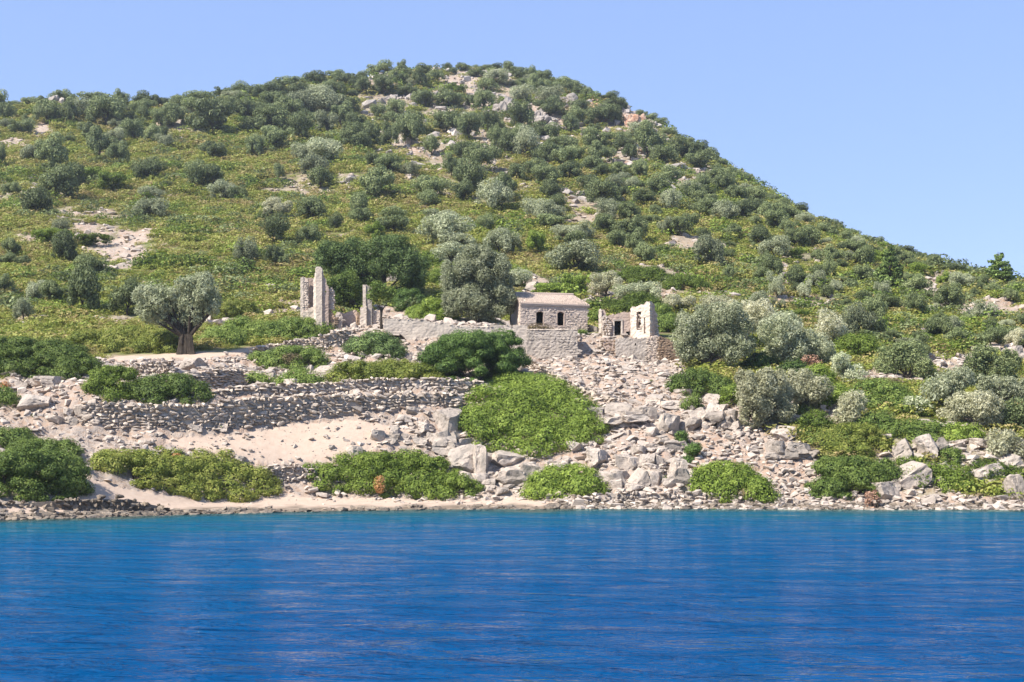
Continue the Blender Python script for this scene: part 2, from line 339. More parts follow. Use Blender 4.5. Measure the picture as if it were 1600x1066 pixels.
# ------------------------------------------------------------------ the sea
def water_material():
    m, nt = new_mat('sea_water'); pos = geo_pos(nt)
    sh = N(nt, 'ShaderNodeAttribute', attribute_name='offshore').outputs['Fac']      # metres from the waterline
    mp = N(nt, 'ShaderNodeMapping', {'Vector': pos, 'Scale': (0.9, 1.0, 1.0)}).outputs[0]
    mp2 = N(nt, 'ShaderNodeMapping', {'Vector': pos, 'Scale': (0.5, 1.0, 1.0), 'Rotation': (0, 0, 0.18)}).outputs[0]
    w1 = noise_t(nt, mp2, 0.8, 3, 0.55, 0.6); w2 = noise_t(nt, mp, 2.3, 3, 0.55, 0.6); w3 = noise_t(nt, mp, 6.0, 2, 0.5); wind = noise_t(nt, N(nt, 'ShaderNodeMapping', {'Vector': pos, 'Scale': (0.26, 0.6, 1.0)}).outputs[0], 1.0, 5, 0.65, 0.8)
    hgt_ = mth(nt, 'ADD', mth(nt, 'MULTIPLY', w1, 0.55), mth(nt, 'MULTIPLY', mth(nt, 'ADD', mth(nt, 'MULTIPLY', w2, 0.14), mth(nt, 'MULTIPLY', w3, 0.045)), ramp(nt, wind, [(0.40, (.35,.35,.35)), (0.58, (1.25,1.25,1.25))])))
    nb = noise_t(nt, mp2, 0.12, 4, 0.6)
    shn = mth(nt, 'ADD', sh, mth(nt, 'MULTIPLY', mth(nt, 'SUBTRACT', nb, 0.5), 34.0))
    fac = N(nt, 'ShaderNodeMapRange', {'Value': shn, 'From Min': 0.0, 'From Max': 62.0}).outputs[0]
    body = ramp(nt, fac, [(0.0, (0.055,0.085,0.075)), (0.04, (0.012,0.072,0.090)), (0.16, (0.002,0.072,0.122)), (0.42, (0.0004,0.060,0.146)), (1.0, (0.0001,0.046,0.138))])
    bmp = N(nt, 'ShaderNodeBump', {'Height': hgt_, 'Strength': 1.0, 'Distance': 1.0}).outputs[0]
    dif = N(nt, 'ShaderNodeBsdfDiffuse', {'Color': body, 'Normal': bmp})
    tr = N(nt, 'ShaderNodeBsdfTransparent', {'Color': (0.75, 0.93, 0.93, 1)})
    cl = N(nt, 'ShaderNodeMapRange', {'Value': sh, 'From Min': 0.0, 'From Max': 5.0, 'To Min': 0.85, 'To Max': 0.0}).outputs[0]
    mx = N(nt, 'ShaderNodeMixShader', {0: cl, 1: dif.outputs[0], 2: tr.outputs[0]})
    gl = N(nt, 'ShaderNodeBsdfGlossy', {'Roughness': 0.04, 'Normal': bmp, 'Color': (1, 1, 1, 1)})
    fr = N(nt, 'ShaderNodeFresnel', {'IOR': 1.33, 'Normal': bmp}).outputs[0]
    fr = mth(nt, 'MULTIPLY', fr, ramp(nt, wind, [(0.42, (.42,.42,.42)), (0.60, (.13,.13,.13))]))
    m2 = N(nt, 'ShaderNodeMixShader', {0: fr, 1: mx.outputs[0], 2: gl.outputs[0]})
    N(nt, 'ShaderNodeOutputMaterial', {0: m2.outputs[0]})
    return m
wu = np.arange(-4000, 5601, 60.0); wy = np.concatenate([np.arange(2, 110, 2.0), [115, 130, 200, 400, 900, 2000, 5000, 7900]])
WU, WY = np.meshgrid(wu, wy, indexing='ij'); k = np.arange(WU.size).reshape(WU.shape)
wf = np.stack([k[:-1, :-1], k[1:, :-1], k[1:, 1:], k[:-1, 1:]], -1).reshape(-1, 4)
wv = np.stack([(WU-CX)/F*WY, WY, WY*0], -1).reshape(-1, 3)
off = (waterline(WU)-WY).ravel()
# behind the eye
nb0 = len(wv); wv = np.vstack([wv, [(-7000,-3000,0),(7000,-3000,0),(7000,2,0),(-7000,2,0)]])
wm = np_mesh('sea_water', wv, [wf, np.array([[nb0, nb0+1, nb0+2, nb0+3]])], water_material(), True, {'offshore': np.concatenate([off, [60]*4])})
tag(obj('sea_water', wm), kind='structure')
# ------------------------------------------------------------------ summer haze: one closed box of thin air
HZ = 0.00017
hx = 1400.0
hv = [(-hx,-60,-26),(hx,-60,-26),(hx,1700,-26),(-hx,1700,-26),(-hx,-60,170),(hx,-60,170),(hx,1700,170),(-hx,1700,170)]
hm = np_mesh('haze', hv, np.array([(0,3,2,1),(4,5,6,7),(0,1,5,4),(1,2,6,5),(2,3,7,6),(3,0,4,7)]))
_m, _n = new_mat('haze'); _v = N(_n, 'ShaderNodeVolumePrincipled', {'Color': (0.86, 0.93, 1.0, 1), 'Density': HZ, 'Anisotropy': 0.3}); _o = N(_n, 'ShaderNodeOutputMaterial'); _n.links.new(_v.outputs[0], _o.inputs['Volume']); hm.materials.append(_m)
tag(obj('haze', hm), kind='stuff')
# ------------------------------------------------------------------ materials of the things
M = {}
M['stone'] = stone_mat('dry_stone', (0.54,0.445,0.35), (0.39,0.325,0.26), (0.18,0.148,0.118), 1.0, 0.4, 0.26)
M['pale_stone'] = stone_mat('pale_rubble', (0.50,0.41,0.33), (0.38,0.325,0.27), (0.19,0.16,0.13), 1.2, 0.3, 0.16)
M['boulder'] = stone_mat('limestone', (0.43,0.355,0.285), (0.30,0.255,0.21), (0.14,0.118,0.095), 0.7, 0.6, 0.14, 0.9)
M['crag'] = stone_mat('crag_limestone', (0.396,0.336,0.281), (0.284,0.252,0.220), (0.129,0.112,0.097), 0.4, 0.5, 0.12, 1.0)
M['crag_stone'] = stone_mat('crag_rubble', (0.42,0.36,0.31), (0.31,0.275,0.245), (0.17,0.15,0.13), 0.8, 0.4, 0.2)
M['red_crag'] = stone_mat('ochre_limestone', (0.430,0.216,0.122), (0.404,0.320,0.252), (0.215,0.120,0.079), 0.35, 0.4, 0.12, 1.0)
M['wet_stone'] = stone_mat('shore_stone', (0.258,0.200,0.144), (0.172,0.144,0.115), (0.060,0.052,0.043), 1.2, 0.7, 0.3)  # dark tone of wet stones, also used for a shadowed wall front
M['brown_stone'] = stone_mat('brown_stone', (0.310,0.212,0.137), (0.232,0.172,0.122), (0.095,0.068,0.050), 1.5, 0.5, 0.3)
M['masonry'] = stone_mat('chapel_masonry', (0.58,0.465,0.37), (0.47,0.38,0.305), (0.30,0.24,0.195), 1.4, 0.35, 0.12)
M['plaster'] = stone_mat('old_white_plaster', (0.62,0.52,0.415), (0.50,0.415,0.33), (0.33,0.26,0.20), 0.9, 0.45, 0.04, 0.4)
M['grey_plaster'] = stone_mat('grey_render', (0.44,0.375,0.31), (0.34,0.29,0.24), (0.21,0.178,0.148), 0.9, 0.5, 0.04, 0.5)
M['pink_plaster'] = stone_mat('pink_plaster', (0.464,0.352,0.277), (0.396,0.300,0.238), (0.241,0.188,0.151), 0.9, 0.45, 0.03, 0.4)
M['tile'] = stone_mat('roof_tile', (0.52,0.40,0.315), (0.44,0.35,0.28), (0.27,0.22,0.18), 2.0, 0.4, 0.22, 0.4)
M['bark'] = stone_mat('olive_bark', (0.181,0.144,0.112), (0.103,0.084,0.065), (0.039,0.032,0.025), 3.0, 0.6, 0.1, 1.0)
M['dark_bark'] = stone_mat('dark_bark', (0.086,0.068,0.050), (0.056,0.044,0.032), (0.026,0.022,0.016), 3.0, 0.6, 0.1, 1.0)
M['dark'] = stone_mat('interior_shade', (0.086,0.072,0.058), (0.060,0.048,0.040), (0.034,0.032,0.025), 1.0, 0.4, 0.1)  # dark tone stands in for the shade inside the rooms
M['oak'] = leaf_mat('oak_leaves', [(0.060,0.082,0.030), (0.12,0.150,0.055), (0.18,0.215,0.085), (0.25,0.28,0.12)], 0.3)
M['olive'] = leaf_mat('olive_leaves', [(0.18,0.20,0.10), (0.33,0.355,0.20), (0.45,0.465,0.29), (0.54,0.545,0.37)], 0.4, 0.8, 0.7, 0.15)
M['wild_olive'] = leaf_mat('wild_olive_leaves', [(0.12,0.14,0.068), (0.235,0.26,0.14), (0.33,0.35,0.205), (0.41,0.42,0.27)], 0.35, 0.8, 0.7, 0.15)
M['tan_olive'] = leaf_mat('dry_olive_leaves', [(0.26,0.25,0.135), (0.42,0.41,0.24), (0.53,0.51,0.33), (0.60,0.57,0.40)], 0.42, 0.8, 0.7, 0.15, var=.12)
M['green'] = leaf_mat('mastic_leaves', [(0.038,0.065,0.009), (0.094,0.140,0.017), (0.163,0.224,0.030), (0.232,0.291,0.050)], 0.3, 0.9)
M['deep_green'] = leaf_mat('deep_green_leaves', [(0.026,0.050,0.010), (0.050,0.092,0.017), (0.085,0.14,0.026), (0.13,0.20,0.042)], 0.25, 0.9)
M['mid_green'] = leaf_mat('mid_green_leaves', [(0.050,0.082,0.016), (0.10,0.155,0.026), (0.165,0.225,0.042), (0.23,0.28,0.064)], 0.25, 0.9)
M['yellow_green'] = leaf_mat('yellow_green_leaves', [(0.057,0.078,0.014), (0.121,0.155,0.023), (0.196,0.230,0.037), (0.270,0.270,0.063)], 0.3, 0.9)
M['carob'] = leaf_mat('carob_leaves', [(0.032,0.060,0.018), (0.065,0.105,0.028), (0.113,0.165,0.046), (0.178,0.240,0.070)], 0.22, 0.8)
M['orange'] = leaf_mat('rusty_leaves', [(0.160,0.070,0.025), (0.320,0.150,0.045), (0.450,0.220,0.080), (0.500,0.300,0.140)], 0.3)
M['red_twig'] = leaf_mat('red_brown_twigs', [(0.16,0.08,0.05), (0.27,0.14,0.085), (0.36,0.20,0.125), (0.42,0.27,0.18)], 0.15)
M['brown_scrub'] = leaf_mat('brown_scrub', [(0.091,0.065,0.036), (0.156,0.117,0.058), (0.221,0.169,0.085), (0.286,0.221,0.117)], 0.2)
M['scrub'] = leaf_mat('hill_scrub', [(0.085,0.135,0.028), (0.175,0.24,0.040), (0.29,0.335,0.055), (0.31,0.300,0.075), (0.31,0.235,0.105)], 0.3, 0.6, patch=0.05)
M['pine'] = leaf_mat('pine_needles', [(0.039,0.072,0.017), (0.085,0.130,0.029), (0.143,0.202,0.047), (0.208,0.273,0.073)], 0.2)

# ------------------------------------------------------------------ foliage, rock and wood builders
def leaf_cloud(C, R, n, size, g, zmin=None, shell=0.32, cull=0.74, aspect=0.55, tilt=0.75, up=0.25, ground=None):
    """n leaf sprays spread over the outside of lobes with centres C (k,3) and radii R (k,3)"""
    C = np.asarray(C, float); R = np.asarray(R, float)
    w = (R[:, 0]*R[:, 1]+R[:, 0]*R[:, 2]+R[:, 1]*R[:, 2]); w /= w.sum()
    k = g.choice(len(C), n, p=w); d = g.normal(size=(n, 3)); d /= np.linalg.norm(d, axis=1)[:, None]
    r = 1.05-shell*g.random(n)**1.6
    P = C[k]+d*R[k]*r[:, None]
    keep = np.ones(n, bool)
    for i in range(len(C)):
        q = (((P-C[i])/R[i])**2).sum(1); keep &= (q > cull*cull) | (k == i)
    if zmin is not None: keep &= P[:, 2] > zmin
    if ground is not None: keep &= P[:, 2] > ground(P)
    P, d, k = P[keep], d[keep], k[keep]; m = len(P)
    nn = d/R[k]; nn /= np.linalg.norm(nn, axis=1)[:, None]; nn = nn+g.normal(size=(m, 3))*tilt*0.6; nn[:, 2] += up; nn /= np.linalg.norm(nn, axis=1)[:, None]
    t = np.cross(nn, g.normal(size=(m, 3))); t /= np.linalg.norm(t, axis=1)[:, None]; b = np.cross(nn, t)
    s = size*(0.55+0.9*g.random(m))[:, None]
    V = np.stack([P+t*s, P+b*s*aspect+nn*s*0.12, P-t*s, P-b*s*aspect+nn*s*0.12], 1).reshape(-1, 3)
    return V, np.arange(m*4).reshape(m, 4)
def tube(pts, rad, sides=6, g=None, rough=0.0):
    pts = [Vector(p) for p in pts]; V = []; Fq = []
    for i, p in enumerate(pts):
        a = (pts[min(i+1, len(pts)-1)]-pts[max(i-1, 0)]).normalized()
        x = a.cross(Vector((0.31, 0.92, 0.2))).normalized(); y = a.cross(x)
        for s in range(sides):
            an = 2*math.pi*s/sides; rr = rad[i]*(1+(rough*(g.random()-.5) if g is not None else 0))
            V.append(p+x*math.cos(an)*rr+y*math.sin(an)*rr)
    for i in range(len(pts)-1):
        for s in range(sides):
            a = i*sides+s; b = i*sides+(s+1) % sides; Fq.append((a, b, b+sides, a+sides))
    c = len(V); V.append(pts[-1]+(pts[-1]-pts[-2])*0.05)
    T = [((len(pts)-1)*sides+s, (len(pts)-1)*sides+(s+1) % sides, c) for s in range(sides)]
    return np.array([tuple(v) for v in V]), np.array(Fq), np.array(T)
def join(parts):
    """parts: list of (V, F4) or (V, F4, F3)"""
    V = []; Q = []; T = []; o = 0
    for p in parts:
        V.append(p[0]); Q.append(np.asarray(p[1])+o if len(p[1]) else np.zeros((0, 4), int))
        if len(p) > 2 and len(p[2]): T.append(np.asarray(p[2])+o)
        o += len(p[0])
    return np.vstack(V), [np.vstack(Q)]+([np.vstack(T)] if T else [])
def limbs(g, base_r, h, spread, n=4, fork=0.35, lean=(0, 0)):
    """a short trunk that forks into n limbs, tips near (spread, h)"""
    out = []; f = Vector((lean[0]*fork, lean[1]*fork, h*fork))
    out.append(tube([(0, 0, -0.35), (0, 0, 0), f*0.55+Vector((g.normal()*.04*h, 0, 0)), f], [base_r*1.35, base_r*1.1, base_r*.85, base_r*.75], 8, g, .35))
    for i in range(n):
        a = 2*math.pi*(i+g.random()*0.6)/n; sp = spread*(0.55+0.5*g.random())
        tip = Vector((math.cos(a)*sp+lean[0], math.sin(a)*sp+lean[1], h*(0.8+0.25*g.random())))
        mid = f.lerp(tip, 0.45)+Vector((g.normal()*.08*h, g.normal()*.08*h, h*0.07))
        out.append(tube([f-Vector((0, 0, base_r*.3)), mid, tip], [base_r*.6, base_r*.33, base_r*.12], 5, g, .3))
        t2 = mid.lerp(tip, 0.6)+Vector((g.normal()*.18*h, g.normal()*.18*h, h*.1))
        out.append(tube([mid, t2], [base_r*.28, base_r*.08], 4))
    return out
def crown_lobes(g, rx, ry, rz, zc, n, lr, low=-0.25):
    C = []; R = []
    for i in range(n):
        z = low+(1-low)*((i+.5)/n); z = min(z, .98); a = i*2.39996+g.random()*0.8; q = math.sqrt(max(0, 1-z*z))
        f = 0.62+0.22*g.random()
        C.append((math.cos(a)*q*rx*f, math.sin(a)*q*ry*f, zc+z*rz*f)); s = lr*(0.7+0.65*g.random())
        R.append((s*rx, s*ry, s*rz*0.92))
    return np.array(C), np.array(R)
# crown variants for the hillside: about 5 m wide and 4 m tall, shared by the copies
def oak_crown(seed, w=2.5, h=3.6, n=4600, size=0.155, lobes=15, lr=0.40, mat='oak', squash=1.0, low=-0.15):
    g = np.random.default_rng(seed)
    C, R = crown_lobes(g, w, w*(0.8+0.3*g.random()), h*0.52*squash, h*0.52*squash+0.25, lobes, lr, low)
    C += g.normal(size=C.shape)*np.array([.20, .20, .13])*w; R *= (0.7+0.6*g.random(lobes))[:, None]; C = np.vstack([C, C[:3]*np.array([1.35, 1.35, .55])]); R = np.vstack([R, R[:3]*.6])
    V, Q = leaf_cloud(C, R, n, size, g, zmin=0.05)
    C2, R2 = C*np.array([.82, .82, .9]), R*0.55
    V2, Q2 = leaf_cloud(C2, R2, n//4, size*1.7, g, zmin=0.1, tilt=.4, cull=0.3)
    V3, Q3 = leaf_cloud(C, R*1.2, n//8, size*.9, g, zmin=0.1, tilt=1.7, shell=.25, cull=.95)
    V, Q = join([(V, Q), (V2, Q2), (V3, Q3)])
    return np_mesh(mat+'_crown', V, Q, M[mat])
OAK = [oak_crown(s, h=3.2+0.5*(s % 3), lobes=12+2*(s % 4)) for s in range(7)]
OAKW = [oak_crown(20+s, w=3.0, h=2.6, lobes=16, n=5000) for s in range(4)]
SIL = [oak_crown(40+s, mat='wild_olive', lobes=12+3*(s % 3), lr=0.42, size=0.14) for s in range(6)]
TAN = [oak_crown(60+s, mat='tan_olive', lobes=13, lr=0.36, size=0.13) for s in range(3)]
GRN = [oak_crown(80+s, mat='green', w=2.8, h=2.2, lobes=16, lr=0.36, size=0.14, low=-0.1) for s in range(4)]
def pine_crown(seed):
    g = np.random.default_rng(seed); C = []; R = []
    for k in range(7):
        z = 1.0+k*0.72; rr = 2.3*(1-k/8.2)
        for j in range(5 if k < 5 else 3):
            a = j*2*math.pi/5+k*1.1+g.random()*.6; q = rr*(0.45+0.45*g.random())
            C.append((math.cos(a)*q, math.sin(a)*q, z+g.normal()*.15)); R.append((rr*.38+.1, rr*.38+.1, .26+g.random()*.12))
    V, Q = leaf_cloud(C, R, 3600, 0.19, g, tilt=1.1)
    return np_mesh('pine_crown', V, Q, M['pine'])
PIN = [pine_crown(s) for s in (1, 2)]
def trunk_mesh(seed, r, h, sp, mat='dark_bark'):
    g = np.random.default_rng(seed); V, Fs = join(limbs(g, r, h, sp, 4)); return np_mesh('trunk', V, Fs, M[mat])
TRK = [trunk_mesh(s, 0.19, 2.4, 1.2) for s in range(4)]
PTR = [np_mesh('trunk', *join([tube([(0,0,-.4),(0.05,0,1.5),(0,0.05,4.2),(0,0,5.9)], [.2,.16,.1,.03], 6)]), M['dark_bark'])]

def hull_rock(seed, n=13, sx=1, sy=1, sz=1, box=0.55):
    """a broken stone: the hull of a few points on a squared ball, half-size 1"""
    g = np.random.default_rng(seed); bm = bmesh.new()
    for i in range(n):
        d = g.normal(size=3); d /= np.linalg.norm(d); d = d/(np.max(np.abs(d))**box)*(0.82+0.25*g.random())
        bm.verts.new((d[0]*sx, d[1]*sy, d[2]*sz))
    bmesh.ops.convex_hull(bm, input=list(bm.verts))
    for v in [v for v in bm.verts if not v.link_faces]: bm.verts.remove(v)
    bm.normal_update()
    V = np.array([v.co[:] for v in bm.verts]); bm.verts.index_update(); T = np.array([[v.index for v in f.verts] for f in bm.faces]); bm.free()
    return V, T
SV = [hull_rock(100+i, 11+i % 4) for i in range(14)]
def stone_meshes(mat, name='stone'): return [np_mesh(name, v, t, M[mat]) for v, t in SV]
ST = {k: stone_meshes(k) for k in ('stone', 'pale_stone', 'wet_stone', 'brown_stone')}
def boulder_mesh(seed, mat='boulder', sub=3, planes=9, rough=0.085, name='boulder'):
    """a weathered limestone block: a ball cut by planes, then roughened and cracked"""
    g = np.random.default_rng(seed); bm = bmesh.new(); bmesh.ops.create_icosphere(bm, subdivisions=sub+1, radius=1.0)
    V = np.array([v.co[:] for v in bm.verts]); T = np.array([[v.index for v in f.verts] for f in bm.faces]); bm.free()
    V = V/np.linalg.norm(V, axis=1)[:, None]*1.35
    D = g.normal(size=(planes, 3)); D /= np.linalg.norm(D, axis=1)[:, None]
    D = np.vstack([D, [(0,0,1),(0,0,-1),(1,.1,0),(-1,0,.1),(0,-1,.15),(0,1,0)]]); Hh = 0.58+0.36*g.random(len(D))
    for _ in range(2):
        for d, h in zip(D, Hh):
            e = V@d-h; V = V-np.where(e > 0, e, 0)[:, None]*d*0.97
    o = seed*7.7
    nrm = V/np.linalg.norm(V, axis=1)[:, None]
    n1 = fbm(V[:, 0]*1.7+o, V[:, 1]*1.7, V[:, 2]*1.7, 4, seed); n2 = fbm(V[:, 0]*5+o, V[:, 1]*5, V[:, 2]*3, 3, seed+3)
    crack = np.exp(-(np.abs(fbm(V[:, 0]*1.1+o, V[:, 1]*1.1, V[:, 2]*1.1, 2, seed+7))/0.035)**2)
    V = V+nrm*(n1*rough*1.3+n2*rough*0.5-crack*0.10)[:, None]
    return np_mesh(name, V, T, M[mat])
BLD = [boulder_mesh(s) for s in range(10)]
def crag_mesh(seed, mat):
    """a broken outcrop: a dozen leaning fissured blocks of one rock mass, half-size 1"""
    g = np.random.default_rng(seed); P = []
    for k in range(13):
        me = boulder_mesh(seed*31+k, mat, sub=2, rough=.16); n = len(me.vertices); co = np.zeros(n*3); me.vertices.foreach_get('co', co); co = co.reshape(-1, 3)
        T = np.array([p.vertices[:] for p in me.polygons]); bpy.data.meshes.remove(me)
        sx, sy, sz = .26+.24*g.random(), .28+.2*g.random(), .26+.36*g.random(); a = g.normal()*.35; c, s_ = math.cos(a), math.sin(a); co = co*np.array([sx, sy, sz])
        co = np.stack([co[:, 0]*c-co[:, 2]*s_, co[:, 1], co[:, 0]*s_+co[:, 2]*c], 1); x = g.uniform(-.85, .85)
        P.append((co+np.array([x, g.uniform(-.5, .5), -.45+.9*g.random()*(1-abs(x))]), np.zeros((0, 4), int), T))
    V, Fs = join(P); return np_mesh('crag', V, Fs, M[mat])
CRG = [crag_mesh(s, 'crag') for s in range(5)]
RCR = [crag_mesh(20+s, 'red_crag') for s in range(2)]
OUT = [crag_mesh(40+s, 'boulder') for s in range(5)]

def wall_mesh(inside, w, h, t, c=0.1, mat=None, name='wall', jit=0.03, seed=0, x0=0.0, z0=0.0):
    """an upright wall in the local xz plane, thickness t along +y, present where inside(x, z); ragged rim, slightly uneven faces"""
    nx, nz_ = int(round(w/c)), int(round(h/c))
    xc = x0+(np.arange(nx)+.5)*c; zc = z0+(np.arange(nz_)+.5)*c; X, Z = np.meshgrid(xc, zc, indexing='ij'); S = inside(X, Z)
    vx, vz = np.meshgrid(x0+np.arange(nx+1)*c, z0+np.arange(nz_+1)*c, indexing='ij')
    jx = (vnoise(vx*9.7, vz*9.7, 0, seed)-.5)*jit*1.2; jz = (vnoise(vx*9.7, vz*9.7, 0, seed+1)-.5)*jit*1.2
    jy = fbm(vx*1.3, vz*1.3, 0, 3, seed+2)*jit+(vnoise(vx*6, vz*8, 0, seed+4)-.5)*jit*0.9
    idf = np.arange((nx+1)*(nz_+1)).reshape(nx+1, nz_+1); nb = idf.size
    Vf = np.stack([vx+jx, jy, vz+jz], -1).reshape(-1, 3); Vb = np.stack([vx+jx, t-jy, vz+jz], -1).reshape(-1, 3)
    Fc = []
    a, b = np.nonzero(S); q = lambda i, j: idf[i, j]
    Fc.append(np.stack([q(a, b), q(a+1, b), q(a+1, b+1), q(a, b+1)], -1))
    Fc.append(np.stack([q(a, b), q(a, b+1), q(a+1, b+1), q(a+1, b)], -1)+nb)
    P = np.pad(S, 1)
    e, f = np.nonzero(S & ~P[:-2, 1:-1]); Fc.append(np.stack([q(e, f), q(e, f+1), q(e, f+1)+nb, q(e, f)+nb], -1))
    e, f = np.nonzero(S & ~P[2:, 1:-1]); Fc.append(np.stack([q(e+1, f), q(e+1, f)+nb, q(e+1, f+1)+nb, q(e+1, f+1)], -1))
    e, f = np.nonzero(S & ~P[1:-1, :-2]); Fc.append(np.stack([q(e, f), q(e, f)+nb, q(e+1, f)+nb, q(e+1, f)], -1))
    e, f = np.nonzero(S & ~P[1:-1, 2:]); Fc.append(np.stack([q(e, f+1), q(e+1, f+1), q(e+1, f+1)+nb, q(e, f+1)+nb], -1))
    V = np.vstack([Vf, Vb]); Q = np.vstack(Fc)
    used = np.unique(Q); mp = np.zeros(len(V), int); mp[used] = np.arange(len(used))
    return np_mesh(name, V[used], mp[Q], M[mat] if mat else None)
def facing(inside, w, h, mat, g, sw=0.34, sh=0.2, proud=0.05, y=0.0, x0=0.0, z0=0.0, name='facing_stones', back=None):
    """the visible stones of a masonry face, joined (each a few pixels): laid in uneven courses"""
    P = []; z = z0
    while z < z0+h:
        ch = sh*(0.75+0.5*g.random()); x = x0-g.random()*sw
        while x < x0+w:
            cw = sw*(0.55+0.9*g.random()); cx = x+cw/2; cz = z+ch/2
            if inside(np.array([cx]), np.array([cz]))[0]:
                v, t = SV[g.integers(len(SV))]
                for yy in ([y] if back is None else [y, back]):
                    P.append((v*np.array([cw*.52, proud+0.05, ch*.53])+np.array([cx, yy+g.normal()*0.012, cz]), np.zeros((0, 4), int), t))
            x += cw
        z += ch
    V, Fs = join(P)
    return np_mesh(name, V, Fs, M[mat])

# ------------------------------------------------------------------ dry-stone walls: every larger stone a part, the small ones joined
def dry_wall(name, pts, label, cat='wall', group=None, mat='stone', sw=0.36, sh=0.19, seed=1, thick=0.55, depth=None, ragged=0.12, batter=0.12, small_mat=None, collapse=0.0, fit=0.25):
    """pts: list of (u, v_top, v_base, Y) along the front face"""
    g = np.random.default_rng(seed)
    if fit:
        us = np.linspace(pts[0][0], pts[-1][0], 25); yb = np.array([place(q, np.interp(q, [p[0] for p in pts], [p[2] for p in pts]))[1] for q in us]); yb = smooth_u(yb, 2)
        pts = [(u, vt, vb, float(np.interp(u, us, yb))-fit) for u, vt, vb, Y in pts]
    T = np.array([wpt(u, vt, Y)[:] for u, vt, vb, Y in pts]); B = np.array([wpt(u, vb, Y)[:] for u, vt, vb, Y in pts])
    seg = np.r_[0, np.cumsum(np.linalg.norm(np.diff(B[:, :2], axis=0), axis=1))]; L = seg[-1]
    at = lambda s: (np.array([np.interp(s, seg, B[:, i]) for i in range(2)]), float(np.interp(s, seg, B[:, 2])), float(np.interp(s, seg, T[:, 2])))
    p0, zb0, _ = at(L/2); root = empty(name, (p0[0], p0[1], zb0)); tag(root, label, cat, group)
    O = np.array([p0[0], p0[1], zb0])
    # rubble core behind the face
    V = []; n = max(3, int(L/0.8))
    for i in range(n+1):
        s = L*i/n; p, zb, zt = at(s); q, _, _ = at(min(s+.2, L)); r, _, _ = at(max(s-.2, 0)); d = q-r; d /= np.linalg.norm(d); nn = np.array([-d[1], d[0]])
        if nn[1] < 0: nn = -nn
        zt -= 0.12+g.random()*.05
        for off, z in ((0.24, zb-.5), (0.26+batter*.5, zt), (thick-.1, zt), (thick, zb-.5)):
            V.append((*(p+nn*off), z))
    V = np.array(V)-O; Q = [(4*i+k, 4*i+4+k, 4*i+4+(k+1) % 4, 4*i+(k+1) % 4) for i in range(n) for k in range(4)]+[(3, 2, 1, 0), (4*n, 4*n+1, 4*n+2, 4*n+3)]
    obj('rubble_core', np_mesh('rubble_core', V, np.array(Q), M[mat]), root)
    S = []
    s = 0.0; z_off = 0.0; H = max(np.interp(np.linspace(0, L, 9), seg, T[:, 2]-B[:, 2]))
    z_off = -0.1
    while z_off < H+0.05:
        ch = sh*(0.7+0.65*g.random()); s = -g.random()*sw
        while s < L:
            cw = sw*(0.35+1.35*g.random()**1.4); sc = min(max(s+cw/2, 0), L); p, zb, zt = at(sc)
            lim = zt-zb+ragged*(g.random()-.6)-collapse*max(0, math.sin(sc*0.9+seed))*g.random()
            if z_off+ch*.5 < lim and g.random() > .02:
                q, _, _ = at(min(sc+.2, L)); r, _, _ = at(max(sc-.2, 0)); d = (q-r)/np.linalg.norm(q-r); nn = np.array([-d[1], d[0]])
                if nn[1] < 0: nn = -nn
                f = (z_off+ch/2)/H; top = z_off+1.6*ch > lim
                hh = ch*(0.47+.13*g.random()); ww = cw*(0.46+.09*g.random())
                if g.random() < .08: hh *= 1.6; ww *= 1.25
                pos = (*(p+nn*(0.12+batter*f+g.normal()*0.05)), zb+z_off+ch/2+g.normal()*ch*.16+.05*math.sin(sc*1.7+seed))
                S.append((ww*hh, pos, math.atan2(d[1], d[0])+g.normal()*.06, g.normal()*.07, (ww, (0.26 if top else .16)+.05*g.random(), hh)))
                if top: # a second row on the top behind the first
                    pos2 = (*(p+nn*(thick*.75)), zb+z_off+ch/2-.02); S.append((ww*hh*.5, pos2, math.atan2(d[1], d[0]), 0.05, (ww, .2, hh*.9)))
            s += cw
        z_off += ch
    S.sort(key=lambda a: -a[0]); small = []
    for i, (_, pos, rz, ry, sc) in enumerate(S):
        k = int(g.integers(len(SV)))
        if i < 285:
            obj('stone', ST[mat][k], root, np.array(pos)-O, (0, ry, rz), sc)
        else:
            v, t = SV[k]; w = v*np.array(sc); c, s_ = math.cos(rz), math.sin(rz)
            w = np.stack([w[:, 0]*c-w[:, 1]*s_, w[:, 0]*s_+w[:, 1]*c, w[:, 2]], 1)+np.array(pos)-O; small.append((w, np.zeros((0, 4), int), t))
    if small:
        V, Fs = join(small); o = obj('small_stones', np_mesh('small_stones', V, Fs, M[mat]), root); o['kind'] = 'stuff'
    return root
# ------------------------------------------------------------------ stone walls of the terraces and the shore
dry_wall('terrace_wall', [(128,627,660,99.2),(160,628,668,99.3),(250,632,672,100.2),(345,631,672,102.2),(352,622,668,102.5),(440,618,660,104.5),(520,616,645,105.6),(600,616,637,106.8),(716,612,634,108.2)],
         'long grey dry-stone terrace wall, the lower of the two above the beach', seed=11, sw=.50, sh=.23, ragged=.05)
dry_wall('terrace_wall', [(338,607,622,105.0),(420,601,617,107.2),(520,595,614,109.6),(600,591,612,110.3),(690,589,611,110.8),(752,594,606,112.0)],
         'upper dry-stone terrace wall set just behind and above the long lower one', seed=12, sw=.46, sh=.21, ragged=.05)
dry_wall('retaining_wall', [(396,541,556,119.5),(430,536,550,121),(470,529,549,122.5),(510,521,549,124.0),(552,514,538,126.2)],
         'low dark dry-stone wall climbing towards the tall left ruin', seed=13, sw=.36, sh=.2)
dry_wall('retaining_wall', [(205,566,583,111.5),(235,564,584,111.2),(268,563,582,111.0)],
         'short shaded dry-stone wall below the olive with the split trunk', seed=14)
